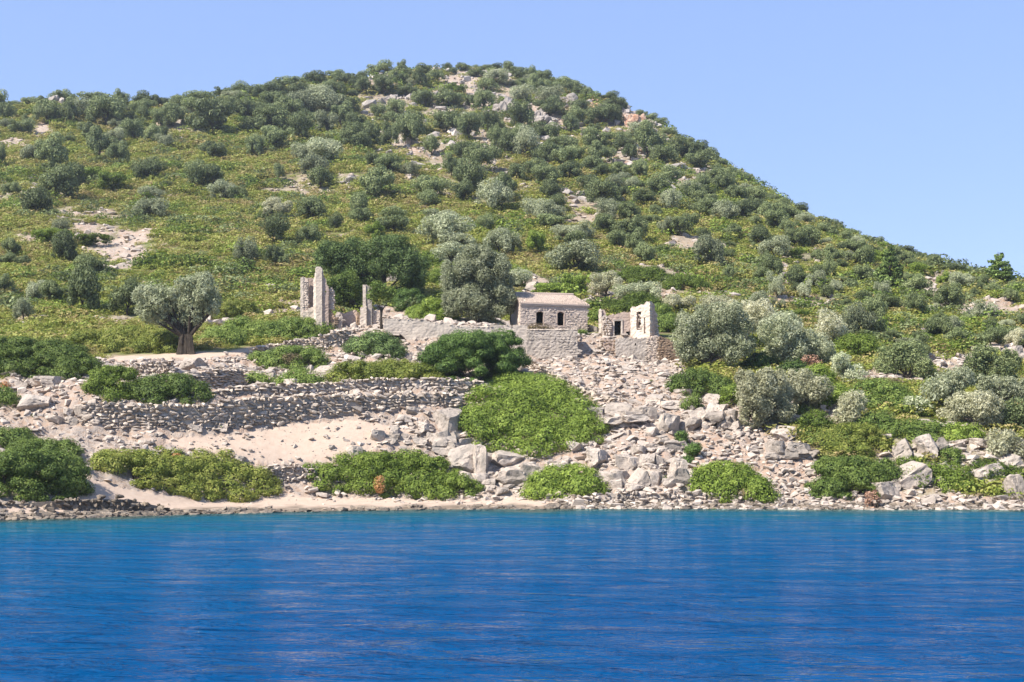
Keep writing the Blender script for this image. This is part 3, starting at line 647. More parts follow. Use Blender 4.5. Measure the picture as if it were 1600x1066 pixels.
dry_wall('retaining_wall', [(300,580,606,106.0),(340,576,607,106.2),(385,574,602,107.5)],
         'collapsed wall of flat slabs right of the two green bushes on the terrace', seed=15, sw=.6, sh=.15, ragged=.4, collapse=.5)
dry_wall('rubble_wall', [(412,729,746,97.7),(440,725,750,98.0),(470,727,750,98.6),(496,732,748,99.2)],
         'short rubble wall between two green bushes at the back of the beach', seed=16, sw=.34, sh=.2, mat='pale_stone', ragged=.3)
dry_wall('shore_wall', [(-140,786,812,79.5),(0,785,808,82.2),(60,782,806,83.4),(120,778,803,84.6),(180,776,803,85.6),(225,781,803,86.6),(268,792,803,88.2)],
         'wet stone wall at the waterline, shaded front coloured dark, below the left beach bushes', seed=17, mat='wet_stone', sw=.42, sh=.26, ragged=.3, fit=0)  # the dark stone colour also carries the shadow on the front
dry_wall('shore_wall', [(868,786,794,96.6),(905,775,793,96.9),(960,768,792,97.0),(1040,769,792,97.0),(1120,768,792,96.9),(1180,774,793,96.8),(1240,782,793,96.6),(1285,786,793,96.6)],
         'low pale stone wall along the waterline below the grey boulders', seed=18, mat='pale_stone', sw=.40, sh=.25, ragged=.28, fit=0)
dry_wall('fallen_wall', [(826,562,574,122.0),(850,573,590,119.5),(880,589,606,116.5),(915,606,620,114.0),(958,622,636,112.0)],
         'slumped line of grey stones running downhill from the tiled chapel', seed=19, sw=.36, sh=.2, ragged=.5, collapse=.4)

# ------------------------------------------------------------------ the tiled chapel
ar = lambda X: np.asarray(X)
def vz(v, Y): return HC+(HV-v)/F*Y
CHY = 129.6; yaw = math.radians(13); Lc = 6.45; Dc = 4.3
c0 = wpt(813, 540, CHY); zb = c0.z; H = vz(474, CHY)-zb
chapel = empty('chapel', c0, yaw); tag(chapel, 'small stone chapel with a tiled roof and two dark windows, nearly intact', 'chapel')
wins = [(1.50, 0.72), (3.52, 0.66)]
zs, zt = vz(508.5, CHY+.5)-zb, vz(486.5, CHY+.5)-zb
def openings(X, Z, grow=0.0):
    r = np.zeros(np.shape(X), bool)
    for x, w in wins:
        top = zt+grow-0.45*((ar(X)-x-w/2)/(w/2+grow))**2*0.35
        r |= (X > x-grow) & (X < x+w+grow) & (Z > zs-grow*.6) & (Z < top)
    return r
front = lambda X, Z: (X > 0) & (X < Lc) & (Z < H-0.012*X) & ~openings(X, Z)
obj('front_wall', wall_mesh(front, Lc, H+.1, .5, .06, 'masonry', 'front_wall', .03, 3), chapel)
g = np.random.default_rng(5)
o = obj('facing_stones', facing(lambda X, Z: front(X, Z) & ~openings(X, Z, .14) & (Z < H-.12), Lc, H, 'masonry', g, .36, .17, -.012), chapel); o['kind'] = 'stuff'
RH = 1.05
gab = lambda X, Z: (X > 0) & (X < Dc-.02) & (Z < H-.04+RH*(1-np.abs(ar(X)-Dc/2)/(Dc/2)))
for nm, x, inset in (('left_gable_wall', 0.5, 0.002), ('right_gable_wall', Lc, 0.0)):
    cut = (lambda X, Z: gab(X, Z)) if nm[0] == 'l' else (lambda X, Z: gab(X, Z) & (Z < H-.04+RH*.45))
    me = wall_mesh(cut, Dc-1.0, H+RH, .5, .08, 'masonry', 'gable_wall', .03, 4, x0=.5)
    obj('gable_wall', me, chapel, (x, 0, 0), (0, 0, math.pi/2))
backf = lambda X, Z: (Z < H-.03) & ~((X > 1.35) & (X < 1.85) & (Z > zs+.05) & (Z < zs+.75))
obj('back_wall', wall_mesh(lambda X, Z: backf(X, Z), Lc, H, .5, .08, 'dark', 'back_wall', .03, 6), chapel, (0, Dc-.5, 0))  # inner wall coloured dark so the windows look shaded within
# plastered window surrounds
for x, w in wins:
    def surr(X, Z, x=x, w=w):
        top = zt-0.45*((ar(X)-x-w/2)/(w/2))**2*0.35
        return ((X > x-.06) & (X < x+w+.09) & (Z > zs-.07) & (Z < top+.07)) & ~((X > x+.012) & (X < x+w-.012) & (Z > zs) & (Z < top-.01))
    obj('window', wall_mesh(lambda X, Z: surr(X, Z), w+.4, zt-zs+.4, .42, .03, 'pink_plaster', 'window_surround', .008, 8, x0=x-.2, z0=zs-.2), chapel, (0, -0.012, 0))
# roof: boards, then courses of tiles
ov = 0.16; hip = 0.85
def slope_mesh(sign):
    yr, zr = Dc/2, H+RH+.02; ye = -ov if sign < 0 else Dc+ov; ze = H-.03
    V = [(-.05, ye, ze), (Lc+.14, ye, ze-.07), (Lc-hip, yr, zr), (0.0, yr, zr)]; V = V+[(x, y, z+.09) for x, y, z in V]
    Q = [(4,5,6,7), (3,2,1,0), (0,1,5,4), (1,2,6,5), (2,3,7,6), (3,0,4,7)]
    return np_mesh('roof_slope', V, np.array(Q), M['tile'])
roof = obj('roof', slope_mesh(-1), chapel); obj('back_slope', slope_mesh(1), roof)
V = [(Lc+.14, -ov, H-.10), (Lc+.14, Dc+ov, H-.10), (Lc-hip, Dc/2, H+RH+.02)]; V = V+[(x+.01, y, z+.09) for x, y, z in V]
obj('hip_end', np_mesh('hip_end', V, [np.array([(0,1,4,3), (1,2,5,4), (2,0,3,5)]), np.array([(3,4,5), (2,1,0)])], M['tile']), roof)
P = []
for r in range(11):
    f0 = r/11; nT = int((Lc+.1)/0.2)
    for c in range(nT+1):
        x = -.02+c*.2; xe = Lc+.12-(hip+.12)*f0
        if x > xe-.08: continue
        y0 = -ov+(Dc/2+ov)*f0; z0 = H+.055-.03+(RH+.03)*f0-0.07*(1-f0)*x/Lc; dy = (Dc/2+ov)/11*1.12; dz = (RH+.03)/11*1.12; r0 = .085+.01*g.random(); j = g.normal()*.012
        ring = []
        for k, (yy, zz, rr) in enumerate(((y0, z0+.035, r0), (y0+dy, z0+dz+.01, r0*.85))):
            for a in np.linspace(0, math.pi, 5): ring.append((x+j+math.cos(a)*rr, yy, zz+math.sin(a)*rr*.75+g.random()*.008))
        P.append((np.array(ring), np.array([(k, k+1, k+6, k+5) for k in range(4)])))
V, Fs = join(P); o = obj('roof_tiles', np_mesh('roof_tiles', V, Fs, M['tile']), roof); o['kind'] = 'stuff'
rt = tube([(-.02, Dc/2, H+RH+.13), (2.2, Dc/2, H+RH+.10), (4, Dc/2, H+RH+.12), (Lc-hip+.05, Dc/2, H+RH+.11)], [.12]*4, 7, g, .2)
obj('ridge_tiles', np_mesh('ridge_tiles', rt[0], [rt[1], rt[2]], M['tile']), roof)
o = obj('cornice', wall_mesh(lambda X, Z: Z < .14, Lc+.1, .14, .2, .07, 'masonry', 'cornice', .012, 9), chapel, (-.05, -.11, H-.20))
# floor inside, in the dark tone that stands in for shade
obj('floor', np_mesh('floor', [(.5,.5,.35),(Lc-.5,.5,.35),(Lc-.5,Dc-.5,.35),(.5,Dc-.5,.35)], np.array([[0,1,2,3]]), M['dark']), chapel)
# broken side wall left of the chapel, in the olive's shade
def ragged_top(seed, z0, amp): return lambda X: z0+amp*(vnoise(ar(X)*2.1, 0*ar(X), 0, seed)-.5)*2
# retaining wall under it
rp = wpt(823, 562, 126.0); zr = rp.z
rw = empty('buttress_wall', rp, math.radians(-3)); tag(rw, 'grey rendered retaining wall standing in front of and below the chapel', 'wall')
wR = (902.5-823)/F*126.0; hR = vz(514, 126)-zr
rt_ = lambda X, Z: (Z < hR-.1+.1*vnoise(ar(X)*2, ar(X)*0, 0, 4)-.05*X/wR) & (Z > .15*vnoise(ar(X)*1.5, ar(X)*0, 0, 5)+.05*np.abs(X-2))
obj('wall_face', wall_mesh(rt_, wR, hR+.2, 1.6, .07, 'grey_plaster', 'wall_face', .07, 12), rw)
o = obj('facing_stones', facing(lambda X, Z: (Z < hR-.35) & (Z > .25) & (X > .1) & (vnoise(ar(X)*1.1, ar(Z)*1.4, 0, 31) > .66), wR, hR, 'grey_plaster', g, .5, .22, .0), rw); o['kind'] = 'stuff'
o = obj('coping', wall_mesh(lambda X, Z: Z > -1, wR-.1, .14, 1.7, .1, 'plaster', 'coping', .04, 13), rw, (0.0, -.05, hR-.12))
for k in range(1): pass
pp = wpt(788, 560, 126.6)
pw = empty('plaster_wall', wpt(600, 548, 124.6), math.atan2(126.0-124.6, (823-600)/F*125.5)); tag(pw, 'long low white plastered terrace wall between the left ruin and the chapel', 'wall')
wP = math.hypot((822-600)/F*125.5, 1.4); zP = wpt(600, 548, 124.6).z
tl = lambda X: np.interp(X, [0, wP*.36, wP*.55, wP], [vz(494, 124.8)-zP, vz(501, 125.2)-zP, vz(507, 125.6)-zP, vz(507.5, 126)-zP])
bl = lambda X: np.interp(X, [0, 1.5, 2.8, 4, wP], [1.6, 1.25, .55, 0, -1])
obj('wall_face', wall_mesh(lambda X, Z: (Z < tl(X)-.12+.5*(vnoise(ar(X)*.9, ar(X)*0, 0, 8)-.5)) & (Z > bl(X)+.5*(vnoise(ar(X)*2, ar(X)*0, 0, 9)-.5)), wP, 3.4, 1.3, .09, 'plaster', 'wall_face', .035, 14, z0=-.6), pw)
o = obj('coping', facing(lambda X, Z: (Z > tl(X)-.30+.5*(vnoise(ar(X)*.9, ar(X)*0, 0, 8)-.5)) & (Z < tl(X)-.08+.5*(vnoise(ar(X)*.9, ar(X)*0, 0, 8)-.5)), wP, 3.4, 'stone', g, .42, .14, .14, y=.12), pw); o['kind'] = 'stuff'

# ------------------------------------------------------------------ the left ruin
def piece(root, name, u0, u1, Y, vb, top, thick, mat, yaw=0.0, cut=None, seed=0, c=.07, jit=.04, stones=None, sw=.3, sh=.18, label=None):
    """one standing wall fragment as a part; top: list of (u, v) for its upper rim"""
    if vb > 503: vb += 14
    p = wpt(u0, vb, Y); w = (u1-u0)/F*Y/max(math.cos(yaw), .25)
    us = [a for a, _ in top]; hs = [vz(b, Y)-p.z for _, b in top]; xs = [(a-u0)/(u1-u0)*w for a in us]
    rim = lambda X: np.interp(X, xs, hs)+.10*(vnoise(ar(X)*4.3+seed, ar(X)*0, 0, seed)-.5)
    ins = (lambda X, Z: Z < rim(X)) if cut is None else (lambda X, Z: (Z < rim(X)) & ~cut(X, Z, w, Y, p.z))
    o = obj(name, wall_mesh(ins, w, max(hs)+.3, thick, c, mat, name, jit, seed), root, p-root.location, (0, 0, yaw))
    if label: o['label'] = label
    if stones:
        s = obj('facing_stones', facing(lambda X, Z: ins(X, Z) & (Z < rim(X)-.03), w, max(hs), stones, np.random.default_rng(seed), sw, sh, .04, y=0.01), o); s['kind'] = 'stuff'
    return o
RY = 129.4
ruin = empty('ruined_house', wpt(520, 512, RY)); tag(ruin, 'roofless ruin with tall broken wall stubs, left of the leaning tree', 'ruin')
piece(ruin, 'wall_end', 469.3, 473.6, RY-.2, 508, [(469, 434), (474, 433)], .5, 'plaster', seed=1, jit=.03)
piece(ruin, 'wall_end', 473.6, 480.8, RY-.15, 508, [(473, 433), (477, 434), (481, 436)], .6, 'masonry', seed=2, stones='pale_stone', sw=.22, sh=.2)
piece(ruin, 'wall', 480.5, 494, RY+.7, 508, [(480, 435), (486, 434), (494, 437)], .35, 'pink_plaster', seed=3, yaw=.15)
piece(ruin, 'sill_wall', 473, 492, RY-.35, 510, [(473, 488), (480, 484), (486, 481), (492, 480)], .4, 'plaster', seed=4, jit=.07)
piece(ruin, 'pier', 489.6, 493.6, RY-.9, 512, [(489, 441), (491.4, 433), (493.6, 417)], .4, 'plaster', seed=5, yaw=-.5)
piece(ruin, 'pier', 493.5, 502.8, RY-1.1, 512, [(493.5, 417.5), (496, 416.3), (500, 416.5), (503, 419)], .55, 'plaster', seed=6, jit=.03, label='tallest stub of the ruin')
piece(ruin, 'broken_wall', 502.5, 513.5, RY-.95, 511, [(502, 424), (505, 424), (506, 433), (509, 436), (510, 444), (513, 447)], .5, 'pink_plaster', seed=7, yaw=.1,
      cut=lambda X, Z, w, Y, z0: ((ar(X)-w*.55)/.09)**2+((ar(Z)-(vz(455, Y)-z0))/.08)**2 < 1)
piece(ruin, 'broken_wall', 513.2, 521, RY-.6, 484, [(513, 452), (516, 450), (519, 450), (521, 454)], .5, 'masonry', seed=8, stones='pale_stone', sw=.24, sh=.2)
piece(ruin, 'low_wall', 504, 523, RY-.7, 512, [(504, 482), (511, 483), (517, 486), (523, 495)], .5, 'brown_stone', seed=9, stones='brown_stone', sw=.4, sh=.18)
piece(ruin, 'low_wall', 521, 534, RY-.5, 513, [(521, 498), (527, 487), (531, 487), (534, 492)], .5, 'masonry', seed=10, stones='pale_stone', sw=.35, sh=.25)
piece(ruin, 'low_wall', 530, 557.5, RY+.6, 512, [(530, 488), (540, 489), (545, 488), (550, 485), (557, 486)], .45, 'pink_plaster', seed=11, jit=.06)
piece(ruin, 'door_jamb', 557.5, 561.5, RY+.3, 512, [(557, 487), (561, 489)], .5, 'brown_stone', seed=12, yaw=.4)
piece(ruin, 'low_wall', 563, 573, RY-.2, 513, [(563, 480), (567, 478), (570, 479), (573, 479)], .5, 'plaster', seed=13, jit=.05)
piece(ruin, 'door_pier', 566.8, 571.4, RY-.05, 512, [(566, 446), (569, 445), (571.4, 445.4)], .45, 'plaster', seed=14, jit=.025)
piece(ruin, 'door_pier', 571.2, 581, RY+.05, 512, [(571, 445.4), (577, 446), (581, 448)], .45, 'grey_plaster', seed=15, jit=.03)
piece(ruin, 'low_wall', 572, 606, RY+.35, 512, [(572, 480), (580, 478), (586, 486), (592, 492), (606, 496)], .5, 'masonry', seed=16, stones='pale_stone', sw=.35, sh=.2)
# ------------------------------------------------------------------ the right ruin
SY = 127.9
ruin2 = empty('ruined_house', wpt(985, 527, SY)); tag(ruin2, 'ruin with a bright white gable end and a dark doorway, right of the chapel', 'ruin')
piece(ruin2, 'wall_end', 935.3, 939.6, SY+1.8, 520, [(935, 486), (937, 484), (939.6, 484)], .5, 'plaster', seed=21, yaw=-.2)
piece(ruin2, 'wall_end', 939.6, 947, SY+1.9, 520, [(939, 484.5), (944, 484.5), (947, 490)], .5, 'pink_plaster', seed=22)
piece(ruin2, 'back_wall', 941.5, 947, SY+.9, 528, [(941, 495), (944, 493), (947, 492)], .55, 'plaster', seed=23)
dz = lambda X, Z, w, Y, z0: ((X > w*(959.3-946)/(986-946)) & (X < w*(970.6-946)/(986-946)) & (Z < vz(501.5, Y)-z0)) | ((X > w*(978.5-946)/40) & (X < w*(983.8-946)/40) & (Z < vz(518, Y)-z0))
piece(ruin2, 'doorway_wall', 946, 986, SY+.95, 528, [(946, 495), (953, 492), (960, 491), (968, 489.5), (976, 488), (986, 487)], .55, 'pink_plaster', seed=24, cut=dz, stones=None, jit=.05)
s = piece(ruin2, 'broken_wall', 944, 953, SY+.75, 528, [(944, 496), (948, 495), (953, 499)], .3, 'brown_stone', seed=25, stones='pale_stone', sw=.32, sh=.22)
for (ua, ub) in ((957.6, 959.6), (970.4, 972.6)):
    piece(ruin2, 'door_jamb', ua, ub, SY+.88, 526, [(ua, 500.5), (ub, 500.5)], .4, 'plaster', seed=26, jit=.015)
piece(ruin2, 'lintel', 957.6, 972.6, SY+.87, 501.4, [(957, 499), (973, 499)], .4, 'grey_plaster', seed=27, c=.05, jit=.015)
nic = lambda X, Z, w, Y, z0: (((X > w*.30) & (X < w*.56) & (Z < vz(488, Y)-z0) & (Z > vz(516, Y)-z0) & (vnoise(ar(X)*9, ar(Z)*7, 0, 3) > .22)) | ((X > w*.70) & (X < w*.76) & (Z < vz(497, Y)-z0) & (Z > vz(522, Y)-z0)))
piece(ruin2, 'white_gable', 985.2, 1013.4, SY+.75, 530, [(985, 482), (988, 479.5), (994, 480), (1000, 477), (1004, 478), (1008, 474.5), (1013.4, 473)], .5, 'plaster', seed=28, yaw=-.62, cut=nic, jit=.075)
piece(ruin2, 'niche_back', 990, 1003, SY+1.2, 525, [(990, 485), (1003, 485)], .2, 'brown_stone', seed=29, yaw=-.62, stones='brown_stone', sw=.3, sh=.16)
piece(ruin2, 'corner_pier', 1013.2, 1024, SY-.32, 530, [(1013, 473), (1016, 472), (1020, 472), (1023, 475), (1024, 480)], .55, 'pink_plaster', seed=30, yaw=.55, jit=.04)
piece(ruin2, 'corner_rubble', 1015.5, 1033, SY+.02, 574, [(1015, 505), (1019, 492), (1024, 484), (1027, 492), (1029, 510), (1031, 522), (1033, 530)], .6, 'masonry', seed=31, yaw=.5, stones='stone', sw=.36, sh=.15)
piece(ruin2, 'base_wall', 961.5, 1014, SY-1.0, 566, [(961, 530), (966, 528.5), (1014, 528)], .9, 'grey_plaster', seed=32, jit=.06,
      cut=lambda X, Z, w, Y, z0: (Z < .55*vnoise(ar(X)*1.6, 0*ar(X), 0, 4)+.25*(1-X/w)) | (((ar(X)-w*.60)/.10)**2+((ar(Z)-(vz(538, Y)-z0))/.09)**2 < 1) | (((ar(X)-w*.08)/.06)**2+((ar(Z)-(vz(535, Y)-z0))/.06)**2 < 1))
piece(ruin2, 'base_corner', 1013, 1031, SY-1.05, 573, [(1013, 527.5), (1020, 526), (1027, 524), (1031, 527)], .8, 'masonry', seed=33, stones='stone', sw=.36, sh=.15, yaw=.12)
piece(ruin2, 'brown_wall', 1030.5, 1071, SY-1.2, 575, [(1030, 525), (1040, 528), (1052, 533), (1060, 542), (1066, 552), (1071, 568)], .7, 'brown_stone', seed=34, stones='brown_stone', sw=.36, sh=.14, yaw=.05)
piece(ruin2, 'rubble_wall', 942, 963, SY-.6, 560, [(942, 527), (950, 529), (957, 531), (963, 531)], .7, 'pink_plaster', seed=35, stones='brown_stone', sw=.4, sh=.2,
      cut=lambda X, Z, w, Y, z0: Z < 1.9-1.3*(X/w))

# unseen room added behind the doorway to darken it, its walls coloured as shade
rmY = SY+1.5; a = wpt(948, 530, rmY)-ruin2.location; wr = (986-948)/F*rmY
obj('shade_back', wall_mesh(lambda X, Z: Z > -1, wr, 2.3, .3, .1, 'dark', 'shade_back', .03, 41), ruin2, (a.x, a.y+1.6, a.z))
obj('shade_roof', np_mesh('shade_roof', [(a.x-.1, a.y-.3, a.z+1.85), (a.x+wr, a.y-.3, a.z+1.9), (a.x+wr, a.y+1.9, a.z+1.9), (a.x-.1, a.y+1.9, a.z+1.85), (a.x-.1, a.y-.3, a.z+2.0), (a.x+wr, a.y-.3, a.z+2.05), (a.x+wr, a.y+1.9, a.z+2.05), (a.x-.1, a.y+1.9, a.z+2.0)], np.array([(0,3,2,1),(4,5,6,7),(0,1,5,4),(1,2,6,5),(2,3,7,6),(3,0,4,7)]), M['brown_stone']), ruin2)
obj('shade_side', wall_mesh(lambda X, Z: Z > -1, 1.9, 2.0, .25, .1, 'dark', 'shade_side', .03, 42), ruin2, (a.x, a.y-.2, a.z), (0, 0, math.pi/2))

# ------------------------------------------------------------------ boulders and crags (u, v of the centre, width, height in px, tilt)
BL = [
 (66,597,46,22,0,'flat pale block under the wide bush at the left edge'), (32,602,26,13,.1,'low dark stone left of the flat pale block'), (50,630,46,27,.1,'broad boulder with a dark front below the flat pale block'),
 (104,646,22,18,.2,'pale rock left of the twin boulders at the wall end'), (128,644,22,28,.1,'left of the twin grey boulders at the left end of the terrace wall'), (142,640,18,30,-.1,'right of the twin grey boulders at the left end of the terrace wall'),
 (110,660,20,12,0,'low rock under the twin boulders'), (80,655,26,14,.2,'rounded rock on the bare slope below the dark fronted boulder'), (302,668,26,12,.1,'low pale rock at the foot of the terrace wall, left'), (348,667,18,17,.1,'pale standing rock at the step of the terrace wall'), (229,665,15,12,0,'small round rock against the foot of the terrace wall'),
 (142,711,16,10,0,'grey rock on the slope above the far-left beach bush'), (223,692,18,9,.1,'flat rock on the sandy slope above the long beach bush'), (372,718,22,12,.1,'grey rock above the right end of the long beach bush'),
 (588,681,26,20,.1,'rough dark faced boulder in the middle of the sandy slope'), (614,676,13,20,.3,'narrow upright rock right of the dark faced boulder'), (553,705,24,15,0,'grey rock poking above the middle beach bush'), (517,700,10,10,0,'small rock left of the middle beach bush top'),
 (697,657,46,40,.05,'largest grey boulder against the huge green bush'), (694,694,46,34,.05,'square grey boulder under the largest one'), (660,668,26,18,.2,'sloping slab left of the largest grey boulder'), (655,690,26,16,.1,'low slab left of the square grey boulder'), (630,655,24,14,.1,'flat ledge rock below the lower terrace wall'), (522,645,20,10,.1,'small ledge rock below the terrace wall'), (645,643,30,12,0,'long ledge below the terrace wall end'),
 (722,722,46,46,-.2,'leaning pale boulder at the corner above the beach'), (751,722,26,50,0,'tall cracked boulder right of the leaning pale one'), (789,719,52,26,.1,'wide pale boulder under the huge bush'), (797,744,52,28,-.1,'bluish grey slab below the wide pale boulder'), (765,755,26,18,0,'low boulder at the back of the sand'), (815,709,24,17,.1,'pointed pale rock at the foot of the huge bush'), (825,735,36,30,.1,'round pale boulder left of the low round bush'), (782,768,20,14,0,'small boulder where the sand ends'),
 (905,632,24,18,.1,'grey boulder tucked in the right side of the huge bush'), (929,646,34,22,.1,'dark hollowed boulder beside the huge bush'), (967,645,46,28,.1,'broad pale boulder in the middle of the upper rock row'), (1007,650,38,28,-.1,'round pale boulder right of the broad one in the upper row'), (1044,665,34,36,.1,'large dark faced boulder in the middle of the scree'), (1022,625,32,18,0,'smooth block lying on the scree below the right ruin'), (1047,632,36,16,0,'pale flat block right of the smooth one'),
 (1072,653,20,13,0,'small pale rock between two larger boulders'), (1090,650,30,28,-.4,'wedge of pale rock pointing up on the right scree'), (1120,650,32,38,.1,'large dark cracked boulder left of the pale olive'), (1140,654,26,30,0,'dark boulder under the pale olive'), (1127,666,17,14,0,'small orange tinged rock in front of the dark cracked boulder'), (1150,667,22,15,-.2,'small pointed rock below the pale olive'), (1115,625,30,16,.1,'pale block above the dark cracked boulder'), (1068,613,30,10,0,'flat white rock under the dark green bush'), (1137,683,14,11,0,'small round stone on the right scree'), (1105,662,18,12,0,'low stone left of the cracked boulder'),
 (930,717,34,32,.05,'squared block right of the low round bush'), (975,722,36,30,.1,'split pale block in the lower rock face'), (1012,722,26,26,0,'squared block in the middle of the lower rock face'), (997,705,26,18,.2,'dark hollow rock topping the lower rock face'), (969,745,26,20,0,'dark veined rock low on the rock face'), (1010,746,36,22,0,'wide slab low on the rock face'), (1062,737,28,38,0,'tall grey rock at the right end of the rock face'), (1046,757,26,20,0,'low rock near the shore wall'), (1030,722,20,24,0,'narrow rock between two pale blocks'), (945,745,28,22,.1,'low pale rock right of the round bush'), (1080,748,16,26,0,'thin rock left of the right beach bush'), (920,760,22,12,0,'small rock at the right foot of the round bush'), (990,762,30,12,0,'low ledge above the shore wall'),
 (1213,704,28,34,0,'grey boulder with a dark cleft under the pale olive'), (1246,706,46,30,.05,'wide split boulder right of the pale olive'), (1226,678,40,24,.1,'shaded boulder directly beneath the pale olive'), (1288,693,24,14,.1,'small ledge rock left of the bright right bush'), (1270,738,26,14,0,'pale block on the right scree by the bush'),
 (1380,768,38,38,-.5,'pale wedge rock leaning by the red bush at the shore'), (1413,702,34,34,-.5,'sloping pale rock between two green bushes at right'), (1450,700,34,42,-.3,'grey two-topped rock standing in the right scrub'), (1420,745,64,34,-.6,'long sloping slab above the right shore'), (1385,684,16,12,0,'round pale stone above the sloping rock'), (1530,694,34,20,.1,'pale rounded rock among the far right bushes'), (1548,742,52,30,-.35,'large tilted slab at the far right'), (1577,728,44,24,-.4,'grey slab rising to the right edge'), (1590,765,26,44,-.3,'upright pale rock at the right edge by the water'), (1486,664,16,12,0,'brown capped stone in the right scrub'), (1525,725,22,14,0,'small pale rock on the right bank'), (1510,757,24,14,0,'pale shore rock at far right'), (1455,780,36,12,-.1,'low pale rock on the right shoreline'), (1395,760,22,16,0,'rock behind the leaning wedge'),
 (1550,543,26,12,0,'pale rock above the far right olives'), (1585,555,36,26,-.2,'pale cracked outcrop at the right edge'), (1456,532,16,12,.2,'white topped rock behind the right olives'), (832,449,22,17,0,'round grey boulder peeping up behind the chapel roof'), (105,522,14,10,0,'small white rock in scrub left of the split-trunk olive'), (540,437,11,11,0,'pale square stone between the left ruin and the carob'), (585,400,24,14,0,'pale boulder hidden in the carob'), (612,437,20,26,.2,'pale rock under the carob crown'), (650,462,18,12,.2,'white rock left of the chapel olive'), (235,572,26,20,0,'grey ledge block in the shaded terrace wall'), (300,572,36,26,0,'large cracked slab below the split-trunk olive'), (362,592,30,18,0,'smooth pale slab left of the terrace bush'), (432,577,30,9,0,'flat white rock on the terrace'), (508,580,30,16,0,'pale outcrop between the terrace bushes'), (425,590,9,14,.2,'small white upright stone on the terrace wall'),
]
def put_rock(meshes, u, v, w, h, tilt, name, label, cat, i, mat=None):
    x, y, z = place(u, v+h*.40); s = y/F; g_ = np.random.default_rng(i*3+1)
    if cat == 'crag': w *= 1.2; h *= 1.25
    sx = w*s/2*1.18; sz = h*s/2*1.22; sy = (sx*.75+sz*.35)
    zc = HC+(HV-v)/F*(y+sy*.3); zc = min(zc, hgt(x, y+sy*.55)+sz*.55); o = obj(name, meshes[i % len(meshes)], None, (x, y+sy*.55, zc), (0.15*g_.normal(), tilt, g_.normal()*.3), (sx, sy, sz))
    tag(o, label, cat, {'boulder': 'boulders on the shore slope', 'crag': 'crags on the hillside', 'outcrop': 'bedrock outcrops on the shore slope'}[cat])
for i, (u, v, w, h, t, lab) in enumerate(BL): put_rock(BLD, u, v, w, h, t, 'boulder', lab, 'boulder', i)
CR = [(38,160,40,18,.1,'long pale crag breaking the left skyline'), (85,155,24,18,-.2,'pale crag right of the long one on the left skyline'), (790,166,30,30,0,'grey cliff block right of the summit scree'), (777,150,24,16,0,'pale crag on top of the summit cliff block'), (893,156,26,20,.2,'white crag below the right shoulder of the hill'), (905,163,18,14,.1,'smaller white crag beside the one on the right shoulder'),
 (855,188,34,22,.3,'brown crag with broken face on the upper right slope'), (843,178,20,18,.2,'upper end of the broken brown crag'), (870,200,26,16,.2,'lower end of the broken brown crag'), (745,146,20,10,0,'pale crag in the summit scree'), (710,150,16,10,0,'small pale crag left of the summit scree'), (680,148,16,12,0,'pale rock in the gap below the summit trees'), (610,153,20,10,0,'grey crag left of the summit scree'), (578,158,16,8,0,'low crag on the left of the summit'), (645,165,16,10,0,'small crag under the summit'), (1045,222,30,14,.3,'dark crag near the right skyline'), (1022,205,14,14,.4,'pale rock on the right skyline'), (1068,262,22,10,.2,'pale crag low on the right flank'), (745,135,14,8,0,'topmost pale rock of the hill'), (1210,438,8,12,.1,'small pale stone in the gully on the right slope'), (1253,471,20,8,0,'flat pale stone below the gully on the right slope'), (535,285,18,6,0,'flat reddish slab on the middle slope')]
for i, (u, v, w, h, t, lab) in enumerate(CR): put_rock(CRG, u, v, w, h, t, 'crag', lab, 'crag', i+200)
for i, (u, v, w, h, t, lab) in enumerate([(990,188,22,24,.1,'orange cliff face near the right skyline'), (1000,184,14,18,0,'pinkish rock beside the orange cliff face'), (932,166,26,14,.4,'pink crag on the right shoulder'), (975,182,16,12,.2,'reddish rock left of the orange cliff face')]):
    put_rock(RCR, u, v, w, h, t, 'crag', lab, 'crag', i+300)

for i, (u, v, w, h, lab) in enumerate([(955,742,92,52,'broken bedrock face right of the low round bush'), (1035,735,84,66,'fissured bedrock face left of the right beach bush'), (1000,648,120,34,'row of cracked bedrock across the upper scree'), (1112,648,72,50,'jagged bedrock behind the dark cracked boulder'), (1235,700,96,52,'shaded bedrock ledge under the pale olive'), (690,680,66,56,'bedrock knob left of the huge green bush'), (765,738,110,52,'bedrock blocks at the end of the sand'), (620,680,70,30,'low bedrock ledge above the long beach bush'), (130,650,60,32,'bedrock knuckle at the left end of the terrace wall'), (1425,745,80,40,'bedrock slab sloping to the right shore'), (1548,738,90,40,'bedrock ribs at the far right bank'), (1455,690,50,40,'bedrock tooth in the right scrub'), (320,590,50,30,'bedrock slabs below the split-trunk olive'), (1590,556,50,30,'bedrock outcrop at the right edge above the olives'), (1050,690,70,40,'bedrock lumps in the middle of the scree')]):
    put_rock(OUT, u, v+4, w*.9, h*.85, 0, 'outcrop', lab, 'outcrop', i+400)
